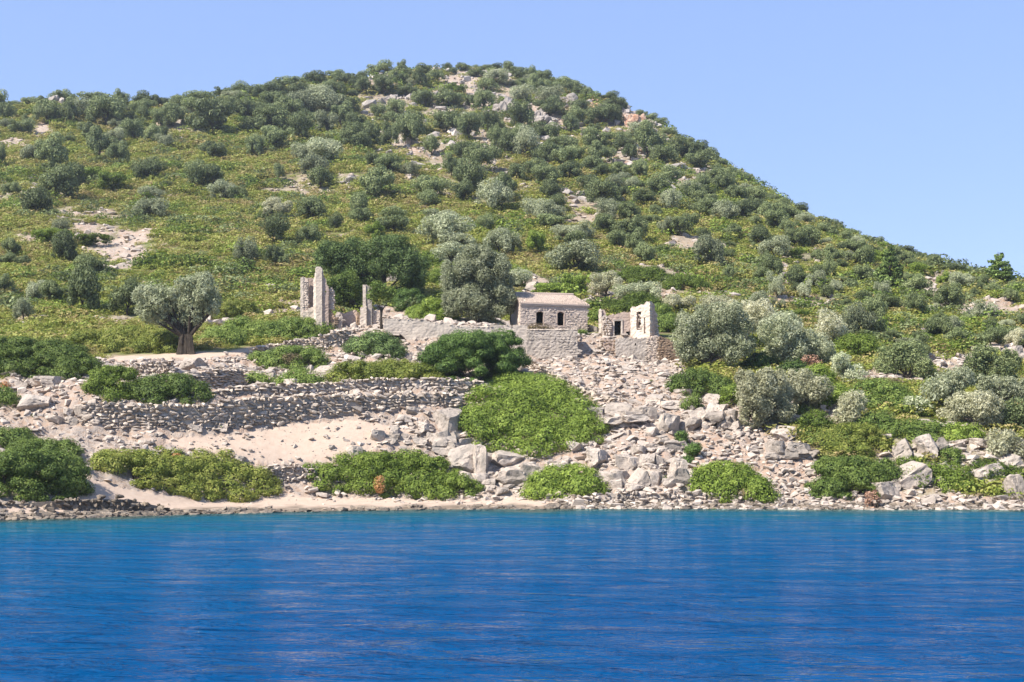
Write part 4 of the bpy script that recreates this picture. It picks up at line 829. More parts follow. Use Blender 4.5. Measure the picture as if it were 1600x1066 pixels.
# ------------------------------------------------------------------ big bushes: each its own mesh, lobes resting on the slope
def bush(name, mounds, label, mat='green', seed=1, size=0.058, dens=360, lobe=0.72, cat='bush', deep=.75, group='shrubs around the shore and terraces', accents=None):
    """mounds: (u, v_base, width px, v_top); each becomes a low dome covered with cushions"""
    g = np.random.default_rng(seed); C = []; R = []; area = 0; P0 = None; core = []
    for (u, vb, w, vt) in mounds:
        x, y, z = place(u, vb); rx = w/2*y/F; ry = max(.5, rx*deep*min(1.0, 2.6/max(rx, .1)+.25)); yc = y+ry*.85
        zt = HC+(HV-vt)/F*(yc+ry*.1); zg = hgt(x, yc); hh = max(zt-zg, .45)
        if P0 is None: P0 = Vector((x, y+ry*.5, zg))
        n = int(4+rx*ry*math.pi*.62/(lobe*lobe)); area += rx*ry*math.pi+1.2*hh*(rx+ry)*2
        core.append((x, yc, rx, ry, hh, vt))
        for i in range(n):
            q = math.sqrt((i+.5)/n); a = i*2.39996+g.random()*.5; lx, ly = math.cos(a)*q, math.sin(a)*q
            top = math.sqrt(max(0, 1-q*q*.92)); r = lobe*(0.6+1.0*g.random()**1.5)*min(1, .35+rx/2.2)
            px, py = x+lx*(rx-r*.55), yc+ly*(ry-r*.4); zz = hgt(px, py)+max(top*hh*(.93+.1*g.normal()*.6)-r*.62, r*.18)
            cap = HC+(HV-vt)/F*py-r*.72      # no higher than the bush stands
            if zz > cap: zz = cap
            if zz < hgt(px, py)-r*.25: continue
            C.append((px, py, zz)); R.append((r, r, r*.72))
        m = int(n*.5)     # skirt
        for i in range(m):
            a = 2*math.pi*(i+g.random())/m; r = lobe*.6; px, py = x+math.cos(a)*(rx-r*.6), yc+math.sin(a)*(ry-r*.5)
            if hgt(px, py)+r*.5 > HC+(HV-vt)/F*py: continue
            C.append((px, py, hgt(px, py)+r*.3)); R.append((r, r, r*.7))
    C, R = np.array(C), np.array(R)
    gf = lambda P: hgt(P[:, 0], P[:, 1])-.02
    n = int(area*dens*1.15); O = np.array(P0[:])
    V, Q = leaf_cloud(C, R, n, size, g, ground=gf, shell=.24, cull=.92, tilt=.5, up=.15)
    Vs, Qs = leaf_cloud(C, R*1.13, n//9, size*.9, g, ground=gf, shell=.12, cull=.95, tilt=1.6)      # stray sprigs past the outline
    root = empty(name, P0); tag(root, label, cat, group)
    # shaded inner foliage
    V2, Q2 = leaf_cloud(C, R*.72, n//5, size*2.6, g, ground=gf, shell=.15, cull=.45, tilt=.3)
    V, Q = join([(V, Q), (V2, Q2), (Vs, Qs)])
    obj('foliage', np_mesh('foliage', V-O, Q, M[mat]), root)
    tw = []
    for (x, yc, rx, ry, hh, vt) in core:
        yc = yc-ry*.4
        for k in range(5):
            a = g.random()*6.28; tip = Vector((x+math.cos(a)*rx*.6, yc+math.sin(a)*ry*.6, 0)); tip.z = min(hgt(tip.x, tip.y)+hh*.4, HC+(HV-vt)/F*tip.y-.45)
            b = Vector((x+g.normal()*.2, yc+g.normal()*.2, hgt(x, yc)-.1)); tw.append(tube([b-P0, b.lerp(tip, .5)-P0+Vector((0, 0, .1)), tip-P0], [.07, .05, .02], 4))
    V, Fs = join(tw); o = obj('stems', np_mesh('stems', V, Fs, M['dark_bark']), root); o['kind'] = 'stuff'
    for (am, lst) in (accents or []):
        for j, (u, v, w, h) in enumerate(lst):
            # a patch of other-coloured sprays on the near face
            x, y, z = place(u, v+h/2+10); s = y/F; g2 = np.random.default_rng(seed+j); cc = wpt(u, v, y+.35)
            Va, Qa = leaf_cloud([cc[:]], [(w/2*s, .35, h/2*s)], 220+int(w*h*1.1), size, g2, shell=.9, tilt=1.2)
            o = obj('dry_sprays', np_mesh('dry_sprays', Va-O, Qa, M[am]), root); o['label'] = 'rusty orange dry sprays' if am == 'orange' else 'brown dry sprays'
    return root
bush('mastic_bush', [(60,592,150,528),(10,590,120,522),(110,592,90,548),(-40,590,110,520)], 'wide dark green bush at the left edge above the flat pale block', 'mid_green', 1, accents=[('orange', [(30,538,10,9)])])
bush('mastic_bush', [(0,640,46,602),(-20,640,50,598)], 'green bush with rusty sprays cut by the left edge', 'mid_green', 2, accents=[('orange', [(8,603,16,14)])])
bush('mastic_bush', [(170,622,92,567),(150,618,50,578)], 'rounded green bush on the terrace, left of a pair', 'green', 3)
bush('mastic_bush', [(255,630,135,583),(225,628,70,588)], 'wide green bush on the terrace, right of a pair, above the long wall', 'mid_green', 4)
bush('beach_bush', [(40,775,120,690),(10,700,90,668),(80,772,100,700),(0,778,110,700),(60,720,110,684),(-70,775,120,680),(110,735,44,712)], 'big dark green bush spilling down to the water at the left edge', 'mid_green', 5, dens=370)
bush('beach_bush', [(200,752,130,702),(260,766,150,712),(330,770,140,720),(395,772,80,728),(160,735,60,706),(300,740,130,700)], 'long olive green bush behind the sandy path, left beach', 'yellow_green', 6, dens=370, lobe=.66, accents=[('orange', [(276,712,14,8)])])
bush('beach_bush', [(520,770,110,722),(590,774,110,706),(660,776,120,712),(700,779,110,738),(620,745,110,702),(560,740,90,706)], 'long mixed green bush on the beach with a rust coloured dead twig patch', 'green', 7, dens=370, accents=[('orange', [(593,757,19,28)])])
bush('mastic_bush', [(780,708,140,640),(850,712,150,650),(915,690,80,648),(800,670,150,600),(870,670,130,615),(820,630,130,582),(760,690,90,630),(870,640,90,592),(905,660,70,625)], 'huge bright green bush in the middle of the rocky slope', 'green', 8, size=.055, dens=370, lobe=.95, accents=[('brown_scrub', [(820,690,26,18)])])
bush('mastic_bush', [(740,597,140,515),(690,597,90,528),(790,596,80,512),(740,570,150,522)], 'dense dark green bush below the white plaster wall', 'deep_green', 9, dens=370)
bush('mastic_bush', [(605,600,120,560),(555,600,90,562),(650,600,80,566)], 'yellowish green bush on the upper terrace wall, left of the dense dark one', 'yellow_green', 10, accents=[('orange', [(637,572,10,6)])])
bush('mastic_bush', [(455,578,110,540),(415,575,60,548)], 'brownish dark bush on the terrace below the climbing wall', 'mid_green', 11, accents=[('brown_scrub', [(455,560,34,18)])])
bush('mastic_bush', [(465,602,80,574),(400,602,44,580)], 'low green bush just above the upper terrace wall', 'mid_green', 12)
bush('mastic_bush', [(590,558,88,516),(560,556,50,524)], 'grey-green bush below the slim two-stemmed tree', 'carob', 13)
bush('mastic_bush', [(455,532,110,494),(415,532,80,500),(500,524,50,498),(480,526,60,499)], 'olive green bush in front of the tall left ruin', 'mid_green', 14)
bush('beach_bush', [(885,778,125,725),(850,776,70,735),(920,774,60,738)], 'low round green bush at the water above the pale shore wall', 'green', 15)
bush('beach_bush', [(1140,784,120,720),(1190,785,50,742),(1100,768,50,730)], 'rounded green bush at the right end of the shore wall', 'green', 16, accents=[('brown_scrub', [(1168,770,30,14)])])
bush('mastic_bush', [(1095,620,96,574),(1130,620,50,585),(1065,610,44,580)], 'green bush right below the brown wall of the right ruin', 'mid_green', 17)
bush('mastic_bush', [(1083,639,32,615)], 'small dark green bush on the scree between boulders', 'mid_green', 18)
bush('mastic_bush', [(1142,636,36,600)], 'bright small bush touching the pale olive', 'green', 19)
bush('mastic_bush', [(1340,778,130,712),(1300,780,70,745),(1385,765,60,715)], 'broad dark green bush above the red twig bush on the right shore', 'mid_green', 20)
bush('mastic_bush', [(1345,712,110,660),(1300,700,60,662)], 'vivid yellow-green bush above the broad dark one on the right', 'yellow_green', 21)
bush('mastic_bush', [(1278,690,62,637)], 'green bush right of the pale olive', 'green', 22)
bush('mastic_bush', [(1478,770,105,722),(1440,745,50,722),(1510,768,50,745)], 'low matted green bush on the right bank', 'green', 23)
bush('mastic_bush', [(1490,728,46,698)], 'round dark bush right of the two-topped rock', 'mid_green', 24)
bush('mastic_bush', [(1427,735,48,712)], 'small green bush below the two-topped rock', 'green', 25)
bush('mastic_bush', [(1565,760,60,722),(1540,740,50,716),(1590,748,40,728)], 'flat green bush by the tilted slabs at far right', 'green', 26)
bush('mastic_bush', [(1425,690,90,655),(1380,680,70,640),(1455,708,60,678),(1460,680,60,655)], 'spreading green bush among the right scrub', 'mid_green', 27)
bush('mastic_bush', [(1385,640,110,590),(1340,640,60,610),(1430,650,60,615)], 'wide mixed green bush under the dark tree on the right', 'mid_green', 28, accents=[('brown_scrub', [(1390,596,40,12)])])
bush('mastic_bush', [(1510,690,70,660)], 'pale green bush near the brown capped stone', 'green', 29)
bush('mastic_bush', [(680,502,72,464),(650,498,40,474)], 'green bush between the carob and the chapel olive', 'green', 30)
bush('mastic_bush', [(640,485,60,450),(625,480,50,448)], 'dark green bush in the shade under the carob', 'deep_green', 31)
bush('mastic_bush', [(690,450,60,415),(660,425,80,392)], 'bright green bush on the slope right of the carob', 'green', 32)
bush('mastic_bush', [(1000,500,90,455),(960,490,60,466)], 'bright green bush behind the right ruin', 'green', 33)
bush('mastic_bush', [(930,508,30,480)], 'green bush between the chapel and the ruined doorway', 'green', 34)
bush('mastic_bush', [(1045,520,50,488),(1035,508,40,470)], 'dark green bush behind the white gable', 'mid_green', 35)
bush('mastic_bush', [(845,521,60,506)], 'grey dry bush growing on top of the grey retaining wall', 'brown_scrub', 36, deep=.4)
bush('mastic_bush', [(908,524,22,514)], 'tiny olive green shrub at the right foot of the chapel', 'mid_green', 37)
bush('twig_bush', [(1366,797,28,764)], 'leafless red-brown twig bush at the right waterline', 'red_twig', 38, dens=90, lobe=.4)
bush('twig_bush', [(1270,587,40,552)], 'reddish dead bush behind the tan olives at right', 'red_twig', 39, dens=90, lobe=.5)
bush('mastic_bush', [(1085,722,30,690),(1065,700,20,672)], 'small dark green bush in the scree gap right of the rock face', 'deep_green', 40)
bush('mastic_bush', [(190,550,110,508),(240,552,90,514),(130,548,70,512),(265,540,60,510)], 'green thicket left of the split-trunk olive', 'yellow_green', 41)
bush('mastic_bush', [(345,540,80,506),(400,532,80,500),(370,530,60,490)], 'green thicket right of the split-trunk olive', 'mid_green', 42)
bush('mastic_bush', [(375,496,60,466),(350,500,40,470)], 'bright yellow-green bush behind the split-trunk olive', 'yellow_green', 43)
bush('prickly_pear', [(762,508,62,492)], 'pale prickly pear clump at the foot of the chapel olive', 'tan_olive', 44, cat='cactus', lobe=.35, deep=.4)
bush('mastic_bush', [(1010,447,110,415),(1075,455,80,428)], 'flat bright green bush on the slope above the right ruin', 'green', 45)
bush('mastic_bush', [(1300,700,90,664),(1250,650,40,630)], 'green bush below the tan olive on the right', 'mid_green', 46)
bush('mastic_bush', [(1310,640,80,596),(1280,610,70,566)], 'bright green thicket between the tan and silver olives', 'green', 47)
bush('mastic_bush', [(1245,590,60,560),(1190,580,60,545)], 'dark bush in the shade of the grey olives', 'deep_green', 48)
bush('mastic_bush', [(1350,560,90,520),(1480,548,70,530)], 'green bush above the dark tree on the right', 'green', 49)

# ------------------------------------------------------------------ large olives and trees near the houses
def tree(name, u, vb, lobes, label, mat='olive', bark='bark', seed=1, tr=.3, size=.095, dens=95, lean=0, fork=.35, n_l=5, cat='tree', lr=None, sub=5, group='trees near the houses', split=1, depth=.8, slim=False, zoff=0):
    """lobes: (u, v, w, h) masses of the crown in the photograph"""
    g = np.random.default_rng(seed); x, y, z = place(u, vb); s = y/F; O = Vector((x, y, z+zoff)); root = empty(name, O); tag(root, label, cat, group)
    C = []; R = []; tips = []; area = 0
    for (lu, lv, w, h) in lobes:
        c = Vector(((lu-u)*s+0.0, g.normal()*.5, (vb-lv)*s-zoff)); rx, rz = w/2*s, h/2*s; ry = (rx+rz)/2*depth; tips.append(c)
        area += 4*math.pi*((rx*ry+rx*rz+ry*rz)/3)
        for i in range(sub*3):
            zz = 1-2*(i+.5)/(sub*3); a = i*2.39996+g.random(); q = math.sqrt(1-zz*zz); f = .5+.42*g.random(); r = .22+.2*g.random()
            C.append((c.x+math.cos(a)*q*rx*f, c.y+math.sin(a)*q*ry*f, c.z+zz*rz*f)); R.append((rx*r+.12, ry*r+.12, rz*r+.1))
    V, Q = leaf_cloud(C, R, int(area*dens*2.0), size, g, shell=.42, cull=.72, tilt=1.0, aspect=.42, up=.3)
    V2, Q2 = leaf_cloud(C, np.array(R)*.6, int(area*dens*.12), size*2.2, g, shell=.3, cull=.3, tilt=.6)
    V3, Q3 = leaf_cloud(C, np.array(R)*1.25, int(area*dens*.3), size, g, shell=.3, cull=.9, tilt=1.8, aspect=.42)
    V, Q = join([(V, Q), (V2, Q2), (V3, Q3)]); obj('crown', np_mesh('crown', V, Q, M[mat]), root)
    T = []; top = min(t.z for t in tips); fk = Vector((lean*fork, 0, max(top*fork, .3)))
    for k in range(split):
        off = Vector(((k-(split-1)/2)*tr*.85, g.normal()*tr*.3, 0)); rr = tr*(.74 if split > 1 else 1)*(0.8+.4*g.random())
        T.append(tube([off*1.3-Vector((0, 0, .5)), off*1.15, off+fk*.5+Vector((g.normal()*.08, 0, 0)), off*.8+fk*1.1], [rr*1.5, rr*1.15, rr*.9, rr*.8], 9, g, .55))
    for t in tips:
        for k in range(2 if not slim else 1):
            st = fk+Vector((np.sign(t.x-fk.x)*tr*.4 if split > 1 else 0, 0, 0)); tip = t+Vector((g.normal()*.3, g.normal()*.3+.2, g.random()*.3)); mid = st.lerp(tip, .5)+Vector((g.normal()*.2, g.normal()*.2, -.1))
            T.append(tube([st-Vector((0, 0, .1)), mid, tip], [tr*(.26 if split > 3 else .42), tr*.2, tr*.06], 6, g, .3))
            for j in range(3):
                e = mid.lerp(tip, .3+.3*j)+Vector((g.normal()*.35, g.normal()*.3, .2+.2*g.random())); T.append(tube([mid.lerp(tip, .25*j), e], [tr*.16, tr*.04], 4))
    V, Fs = join(T); obj('trunk', np_mesh('trunk', V, Fs, M[bark]), root)
    return root
tree('olive_tree', 291, 553, [(247,468,60,52),(230,462,40,34),(262,490,44,46),(312,456,58,50),(300,480,56,60),(325,462,36,44),(296,446,44,32),(238,488,36,30),(290,500,40,34),(318,438,30,22),(222,480,22,30),(272,462,34,26),(335,478,20,30)], 'silvery olive with a thick split grey trunk on the sandy terrace', 'wild_olive', 'dark_bark', seed=1, tr=.44, split=3, fork=.52, dens=75, sub=4)
tree('olive_tree', 742, 506, [(745,425,80,70),(712,440,50,70),(775,440,60,80),(760,470,80,60),(725,475,60,50),(752,400,50,36),(780,415,34,36),(705,470,34,40),(790,470,30,40)], 'big grey-green olive standing against the left end of the chapel', 'olive', seed=2, tr=.35, split=3, fork=.5, dens=95, sub=4)
tree('carob_tree', 602, 470, [(540,402,90,60),(600,400,90,60),(640,420,60,60),(560,430,80,50),(610,385,70,36),(520,395,50,40),(650,440,30,36)], 'wide dark green carob behind the left ruin', 'carob', bark='dark_bark', seed=3, tr=.35, fork=.5, dens=95, cat='tree')
tree('leaning_tree', 563, 487, [(530,452,50,44),(545,445,40,40),(520,462,34,34),(552,460,26,24)], 'brownish tree with a leaning dark trunk inside the left ruin', 'mid_green', bark='dark_bark', seed=4, tr=.3, lean=-1.4, fork=.55, dens=90)
tree('slim_tree', 596, 517, [(590,452,32,24),(604,458,30,22),(583,462,20,16)], 'slim young tree with two thin dark stems below the left ruin', 'mid_green', bark='dark_bark', seed=5, tr=.13, split=2, fork=.6, dens=80, slim=True)
tree('olive_tree', 1105, 580, [(1082,520,60,70),(1110,505,60,60),(1140,500,60,50),(1110,540,80,50),(1075,545,40,40),(1150,540,60,50)], 'broad silver olive right of the brown wall of the right ruin', 'olive', seed=6, tr=.3, dens=90)
tree('olive_tree', 1165, 545, [(1160,495,60,50),(1185,490,50,40),(1140,487,50,36)], 'tan-grey olive behind the broad silver one', 'tan_olive', seed=7, tr=.3, dens=85)
tree('olive_tree', 1232, 572, [(1215,520,62,60),(1230,510,50,50),(1240,550,56,44),(1215,550,40,40)], 'rounded green olive between two silver ones right of the ruins', 'olive', seed=8, tr=.3, dens=95)
tree('olive_tree', 1278, 570, [(1275,545,46,44),(1258,530,30,30),(1292,548,30,30)], 'silver olive low at the right of the rounded green one', 'olive', seed=9, tr=.22, dens=95)
tree('olive_tree', 1190, 672, [(1180,615,60,70),(1212,610,50,60),(1175,645,44,50),(1215,640,56,50),(1165,595,32,36),(1195,590,30,30)], 'pale large olive standing above the dark cracked boulder', 'tan_olive', seed=10, tr=.28, dens=95, sub=4)
tree('olive_tree', 1260, 640, [(1250,598,60,44),(1275,610,50,40),(1235,610,40,36),(1262,630,40,24)], 'tan leafed olive right of the pale large one', 'tan_olive', seed=11, tr=.22, dens=85)
tree('olive_tree', 1325, 665, [(1330,632,42,40),(1322,650,36,30),(1336,620,24,20)], 'small feathery pale olive above the vivid right bush', 'tan_olive', seed=12, tr=.18, dens=85)
tree('olive_tree', 1328, 605, [(1320,578,36,36),(1335,590,34,34),(1312,562,24,20)], 'narrow silver-green olive leaning left of the dark tree', 'olive', seed=13, tr=.18, dens=90)
tree('oak_tree', 1418, 592, [(1395,562,50,44),(1425,555,50,44),(1440,572,34,40),(1410,545,40,24),(1385,575,34,30)], 'dark broad tree with visible trunks on the right terrace', 'oak', bark='dark_bark', seed=14, tr=.22, split=2, dens=90)
tree('olive_tree', 1468, 640, [(1460,610,44,44),(1480,600,50,40),(1490,625,40,30),(1500,590,36,36)], 'silver olive right of the dark broad tree', 'olive', seed=15, tr=.22, dens=90)
tree('olive_tree', 1437, 645, [(1430,632,46,26),(1450,636,24,20)], 'low rounded silver-green olive beneath the dark broad tree', 'olive', seed=16, tr=.15, dens=90)
tree('olive_tree', 1522, 668, [(1500,640,54,44),(1535,635,50,46),(1550,645,34,36),(1515,625,46,26)], 'wide pale olive right above the brown capped stone', 'tan_olive', seed=17, tr=.25, dens=85)
tree('oak_tree', 1540, 612, [(1525,575,46,50),(1560,580,44,50),(1530,555,40,30),(1575,565,30,40)], 'dark green oak behind the wide pale olive', 'oak', bark='dark_bark', seed=18, tr=.22, dens=85)
tree('olive_tree', 1575, 630, [(1565,605,50,36),(1590,610,40,40),(1535,605,20,34)], 'grey olive near the right edge behind the dark oak', 'olive', seed=19, tr=.22, dens=85)
tree('oak_tree', 1590, 672, [(1585,645,50,52),(1605,660,40,50),(1570,665,30,30)], 'dark oak cut by the right edge', 'oak', bark='dark_bark', seed=20, tr=.22, dens=85)
tree('olive_tree', 1572, 716, [(1570,690,50,36),(1555,700,30,24),(1590,702,24,26)], 'round tan-green tree above the tilted slabs at far right', 'tan_olive', seed=21, tr=.2, dens=85)
tree('olive_tree', 1300, 545, [(1295,505,40,40),(1312,520,30,30),(1285,520,24,30)], 'sparse grey olive on the slope right of the rounded green one', 'tan_olive', seed=22, tr=.18, dens=60)

# ------------------------------------------------------------------ the hillside trees (zoomed-frame coordinates: four times the photograph's pixels from the origin)
HT = []
def reg(u0, v0, s):
    for ln in s.replace('\n', ';').split(';'):
        t = ln.split()
        if not t: continue
        k = t[4] if len(t) > 4 else 'o'; x, y, w, h = [float(q) for q in t[:4]]
        HT.append((u0+x/4, v0+(y+h/2)/4, w/4, h/4, k))
reg(0, 80, """190 275 90 70;265 265 90 70;370 275 120 90;445 300 60 60;60 300 120 50;30 380 110 120;285 400 130 130;430 410 100 100;590 310 210 70;650 400 190 140;750 280 80 80;755 330 80 50;890 280 130 80;960 315 80 70;810 430 80 70;890 390 90 90;1000 440 90 90
1015 280 70 50;1100 340 90 90;1130 275 100 60;1240 275 150 80;1395 250 140 70;1500 215 110 80;1450 280 130 60 s;1240 350 200 90;1420 365 160 90;1540 380 120 100;1320 450 250 160;1220 470 70 60;1570 480 100 100;570 525 100 110;615 625 140 130;725 670 110 100;830 520 120 110;945 540 90 90;1000 525 80 70
310 690 190 150;130 490 130 80;915 760 150 120;1225 800 110 120;1330 800 110 110;1400 890 130 110 s;1490 910 90 90;440 800 130 120;345 850 200 160;215 960 180 150;940 1000 170 120 s;930 905 130 70 s;70 890 90 70;0 680 60 100;1580 610 80 110;700 840 170 90 g;560 790 140 70 g""")
reg(400, 80, """60 250 130 70;160 210 130 80;370 175 140 70;230 200 150 60;500 155 110 60;650 130 80 40;770 115 150 80;905 85 80 50;910 120 60 60;1040 120 110 60;1125 160 100 90;1200 100 50 45;1285 105 80 40;1360 100 100 40;1440 100 90 50;1490 90 90 40;1580 105 60 50;1380 140 100 50;1500 180 160 90 s
100 260 150 90;270 250 140 90;400 265 150 70 s;500 255 100 80;560 180 100 70;630 200 100 80;670 235 90 90;890 180 100 70;940 260 120 60;1020 200 100 80;1060 310 110 80;1200 310 150 90;1340 320 60 60;1420 320 100 100;1250 250 100 60 g;1440 220 90 70
300 350 150 110 s;430 340 190 120 s;200 380 150 120;110 330 140 90;560 350 140 80;100 450 180 140;440 460 110 110 s;530 440 130 110;770 395 80 70;870 370 100 90;850 430 100 70;950 470 170 120;1190 470 150 110;1330 490 130 130;1330 430 120 60 s;1450 460 100 100;1510 470 70 70;290 500 130 130;600 540 130 140;700 530 150 130;620 460 120 80;840 560 90 110;970 520 120 160;120 560 180 120;10 600 60 80;1095 600 90 110;1500 570 90 100;1590 540 80 80
310 650 150 110 s;420 650 190 120 s;460 600 120 50 s;370 740 130 130 s;400 810 130 110;640 590 150 80;820 730 150 90;730 700 80 80;960 755 80 70 s;1220 740 90 90;1290 640 110 90;1400 680 160 150;1270 760 80 70;1330 830 170 150;1300 900 110 90;745 850 180 160;1080 870 170 120;1070 940 130 80;1560 870 120 140;1490 940 160 150 s;350 950 70 60;350 1010 150 110;140 770 60 80;640 970 100 130;660 1040 120 80;850 1040 170 70;130 1010 150 130 t;1150 1040 140 60 s""")
reg(800, 80, """20 130 80 50;120 155 60 60;200 165 90 70;350 210 130 90;390 240 120 80;475 275 60 60;600 300 130 70;650 335 140 80;690 320 70 60;810 370 80 50;860 400 100 60;920 440 110 70;980 510 110 60;1110 575 90 50;1150 610 140 70;1220 660 130 80;1290 700 100 60;1370 770 130 70;1470 800 100 80;1540 870 80 50;1510 910 120 90
60 290 120 90 s;160 230 120 100;60 430 140 130;230 300 130 90 s;230 370 140 90;420 370 100 80;560 410 150 110;400 430 100 80;370 470 90 100;640 430 90 80;790 510 140 80 s;830 530 90 80;30 540 80 100;130 520 120 80;230 520 120 80;90 600 130 150 s;320 600 150 80;540 570 150 90;700 590 120 80;850 600 160 140;740 640 90 90;400 650 130 80;550 670 130 90;230 660 150 100;940 670 130 100;1080 640 160 100;1170 700 150 90;500 720 130 90;560 760 100 80;360 760 140 80;160 760 150 100;220 800 140 100;30 770 90 90;480 840 120 80;690 810 80 60 s;640 850 100 90 s;740 850 70 80 s;800 760 100 90
560 910 160 130;700 890 50 60;920 870 130 100;1000 800 120 80;1120 860 110 70 s;1080 900 80 90;1150 925 90 100;1190 840 80 70;1280 800 110 90;1340 800 110 100;1470 865 90 80 s;1520 910 70 60 s;985 950 90 100 s;830 930 110 90;240 900 120 90;290 970 90 80;150 1010 120 110 s;240 1030 150 90 s;600 1010 110 110 s;740 1020 120 90;1230 1000 150 90;1340 1020 120 100 s;1450 1010 110 100;1580 1020 80 90;1220 900 90 80;1400 900 110 80""")
reg(1200, 280, """20 130 60 60;90 160 100 70;200 190 130 60;350 270 100 60;430 290 90 60;520 340 110 50;620 390 120 60;690 400 90 60;850 440 150 70;960 480 80 60;1050 520 110 90;1180 570 100 70;1280 590 70 60;1340 570 70 60;1450 560 190 170 p;1570 650 90 30
60 220 140 90;60 270 130 90;230 260 120 70 s;120 310 70 80;260 370 130 100;370 330 150 90;480 370 100 70;370 400 60 40 s;540 430 160 90;625 420 40 30 s;590 510 150 100;520 500 70 60 s;400 500 110 80;770 560 180 260 p;930 570 120 90 g;30 560 110 120;315 590 80 70;380 585 70 90;600 610 100 90;470 645 110 40;300 650 100 100 s;230 715 80 80 s;370 715 70 60;430 690 70 70 s;60 690 90 120 s;240 655 70 60;710 710 90 80 s;925 690 130 120;880 720 90 60;990 735 70 60;1340 640 90 70;1410 650 60 40 s;1335 690 60 60;1580 680 60 50;1130 780 140 120;460 755 60 40;490 795 40 30;680 850 110 140;760 790 140 80;920 800 110 120;70 800 80 60 s;180 860 110 60 g
570 920 140 170 s;470 940 80 120 s;690 960 90 90;1080 960 130 130;1170 1000 100 100;1150 930 120 80 s;1390 930 80 80;1400 1010 130 100;880 1040 140 60 s;950 1020 60 60;1560 1000 100 110 t;780 1000 130 60;180 590 90 80;170 480 90 60 g;1100 640 90 60 g;700 490 110 100 g""")
reg(0, 340, """380 75 90 80 s;390 200 140 170;70 205 100 100;215 480 90 120 s;320 490 130 120;505 480 180 250;545 330 140 100;790 520 160 190;140 600 100 110 s;1530 240 120 130 s;1540 310 90 60;450 250 70 70;140 280 90 60;330 140 180 90 g;590 150 160 60 g;880 470 140 60 s;40 270 90 70;20 430 70 110""")
reg(400, 340, """130 110 140 130;320 140 110 90;110 250 90 110;170 290 60 50;500 50 70 80;740 100 100 80 g;860 60 190 100;1160 110 220 160 s;1180 50 120 80 s;1250 160 150 90 s;1220 250 180 130 s;1520 180 150 130 s;1440 60 90 80""")
reg(800, 340, """260 40 200 80;320 100 110 60 s;440 110 130 90 s;380 160 160 80;580 60 130 100;660 160 110 90;760 110 150 120;770 200 110 120;830 250 110 90;880 30 100 50;980 70 90 90 s;1110 40 110 70;1240 230 140 170 s;400 280 250 150 s;590 440 170 140 t;710 480 130 90 s;840 480 140 110 s;1555 100 80 60;1590 280 50 70;1360 370 60 70;1550 530 90 80 s;1200 130 60 80;50 400 120 90 s;150 190 110 110 g;10 180 60 100;1030 560 180 110 t;1270 560 180 110 t;380 440 150 90 g;230 470 160 70 g""")
# thicker oak cover on the flank under the right skyline and along the summit, as in the photograph
fill = []
ridge_v = np.interp(US, US, VV.min(axis=1))
def rv(u): return float(np.interp(u, US, ridge_v))
gf = np.random.default_rng(77)
for _ in range(8600):
    u = gf.uniform(-380, 1940); r = rv(u); v = r+gf.random()**1.5*150+1
    dens = math.exp(-(v-r)/28.0) if u < 560 else (math.exp(-(v-r)/55.0) if u < 820 else math.exp(-(v-r)/75.0))
    if gf.random() > dens*(0.35 if u < 560 else (.28 if u < 820 else .42)): continue
    xx, yy, zz = place(u, v)
    if hgt(xx, yy, BARE) > .4: continue
    if any(abs(u-c[0]) < c[2]*.5+12 and c[1]-6 < v < c[1]+24 for c in CR+[(990,188,30),(932,166,26),(975,182,16)]): continue
    w = 12+32*gf.random()**1.6; fill.append((u, v+5, w, w*gf.uniform(.6, .85), 'o' if gf.random() < .82 else 's'))
KIND = {'o': ('oak_tree', 'dark round oak'), 's': ('wild_olive', 'silvery wild olive'), 't': ('wild_olive', 'tan wild olive'), 'g': ('green_shrub', 'bright low shrub'), 'p': ('pine_tree', 'layered green pine')}
def zone(u, v):
    r = rv(u); ucol = [(0, 130, 'at the left edge'), (130, 260, 'above the split-trunk olive'), (260, 400, 'left of the left ruin'), (400, 520, 'above the left ruin'), (520, 640, 'above the carob'), (640, 740, 'above the chapel olive'), (740, 840, 'above the chapel'), (840, 940, 'over the chapel roof'), (940, 1040, 'above the right ruin'), (1040, 1160, 'above the silver olive'), (1160, 1290, 'right of the ruins'), (1290, 1430, 'above the right olives'), (1430, 3000, 'by the right edge')]
    col = [n for a, b, n in ucol if u < b][0]
    d = v-r; row = 'on the skyline' if d < 26 else ('just below the skyline' if d < 55 else ('high on the slope' if v < 260 else ('halfway up the slope' if v < 345 else ('low on the slope' if v < 430 else 'at the slope foot'))))
    return row, col
ORD = 'first second third fourth fifth sixth seventh eighth ninth tenth eleventh twelfth thirteenth fourteenth fifteenth'.split()
allt = [(t, True) for t in HT]; extra = []
def overlaps(t): return any(abs(t[0]-q[0]) < (t[2]+q[2])*.26 and abs(t[1]-q[1]) < (t[3]+q[3])*.26 for q, _ in allt)
for t in fill:
    if not overlaps(t): allt.append((t, False))
allt.sort(key=lambda a: -(a[0][2]*a[0][3]+(60 if a[1] else 0)))
inview = [a for a in allt if -10 < a[0][0] < 1610]
cnt = {}; keep = []; rest = []
for a in allt:
    nm = KIND[a[0][4]][0]
    if -15 < a[0][0] < 1615 and cnt.get(nm, 0) < 296: cnt[nm] = cnt.get(nm, 0)+1; keep.append(a[0])
    else: rest.append(a[0])
def crown_for(k, w, h, i):
    if k == 'p': return PIN[i % 2], 4.6, 5.9
    if k == 'g': return GRN[i % 4], 5.4, 2.2
    if k == 't': return TAN[i % 3], 4.8, 3.7
    if k == 's': return SIL[i % 6], 4.8, 3.5
    if w/h > 1.45: return OAKW[i % 4], 5.8, 2.7
    return OAK[i % 7], 4.8, 3.5
groups = {}
for i, t in enumerate(keep): groups.setdefault((t[4],)+zone(t[0], t[1]), []).append(i)
LAB = {}
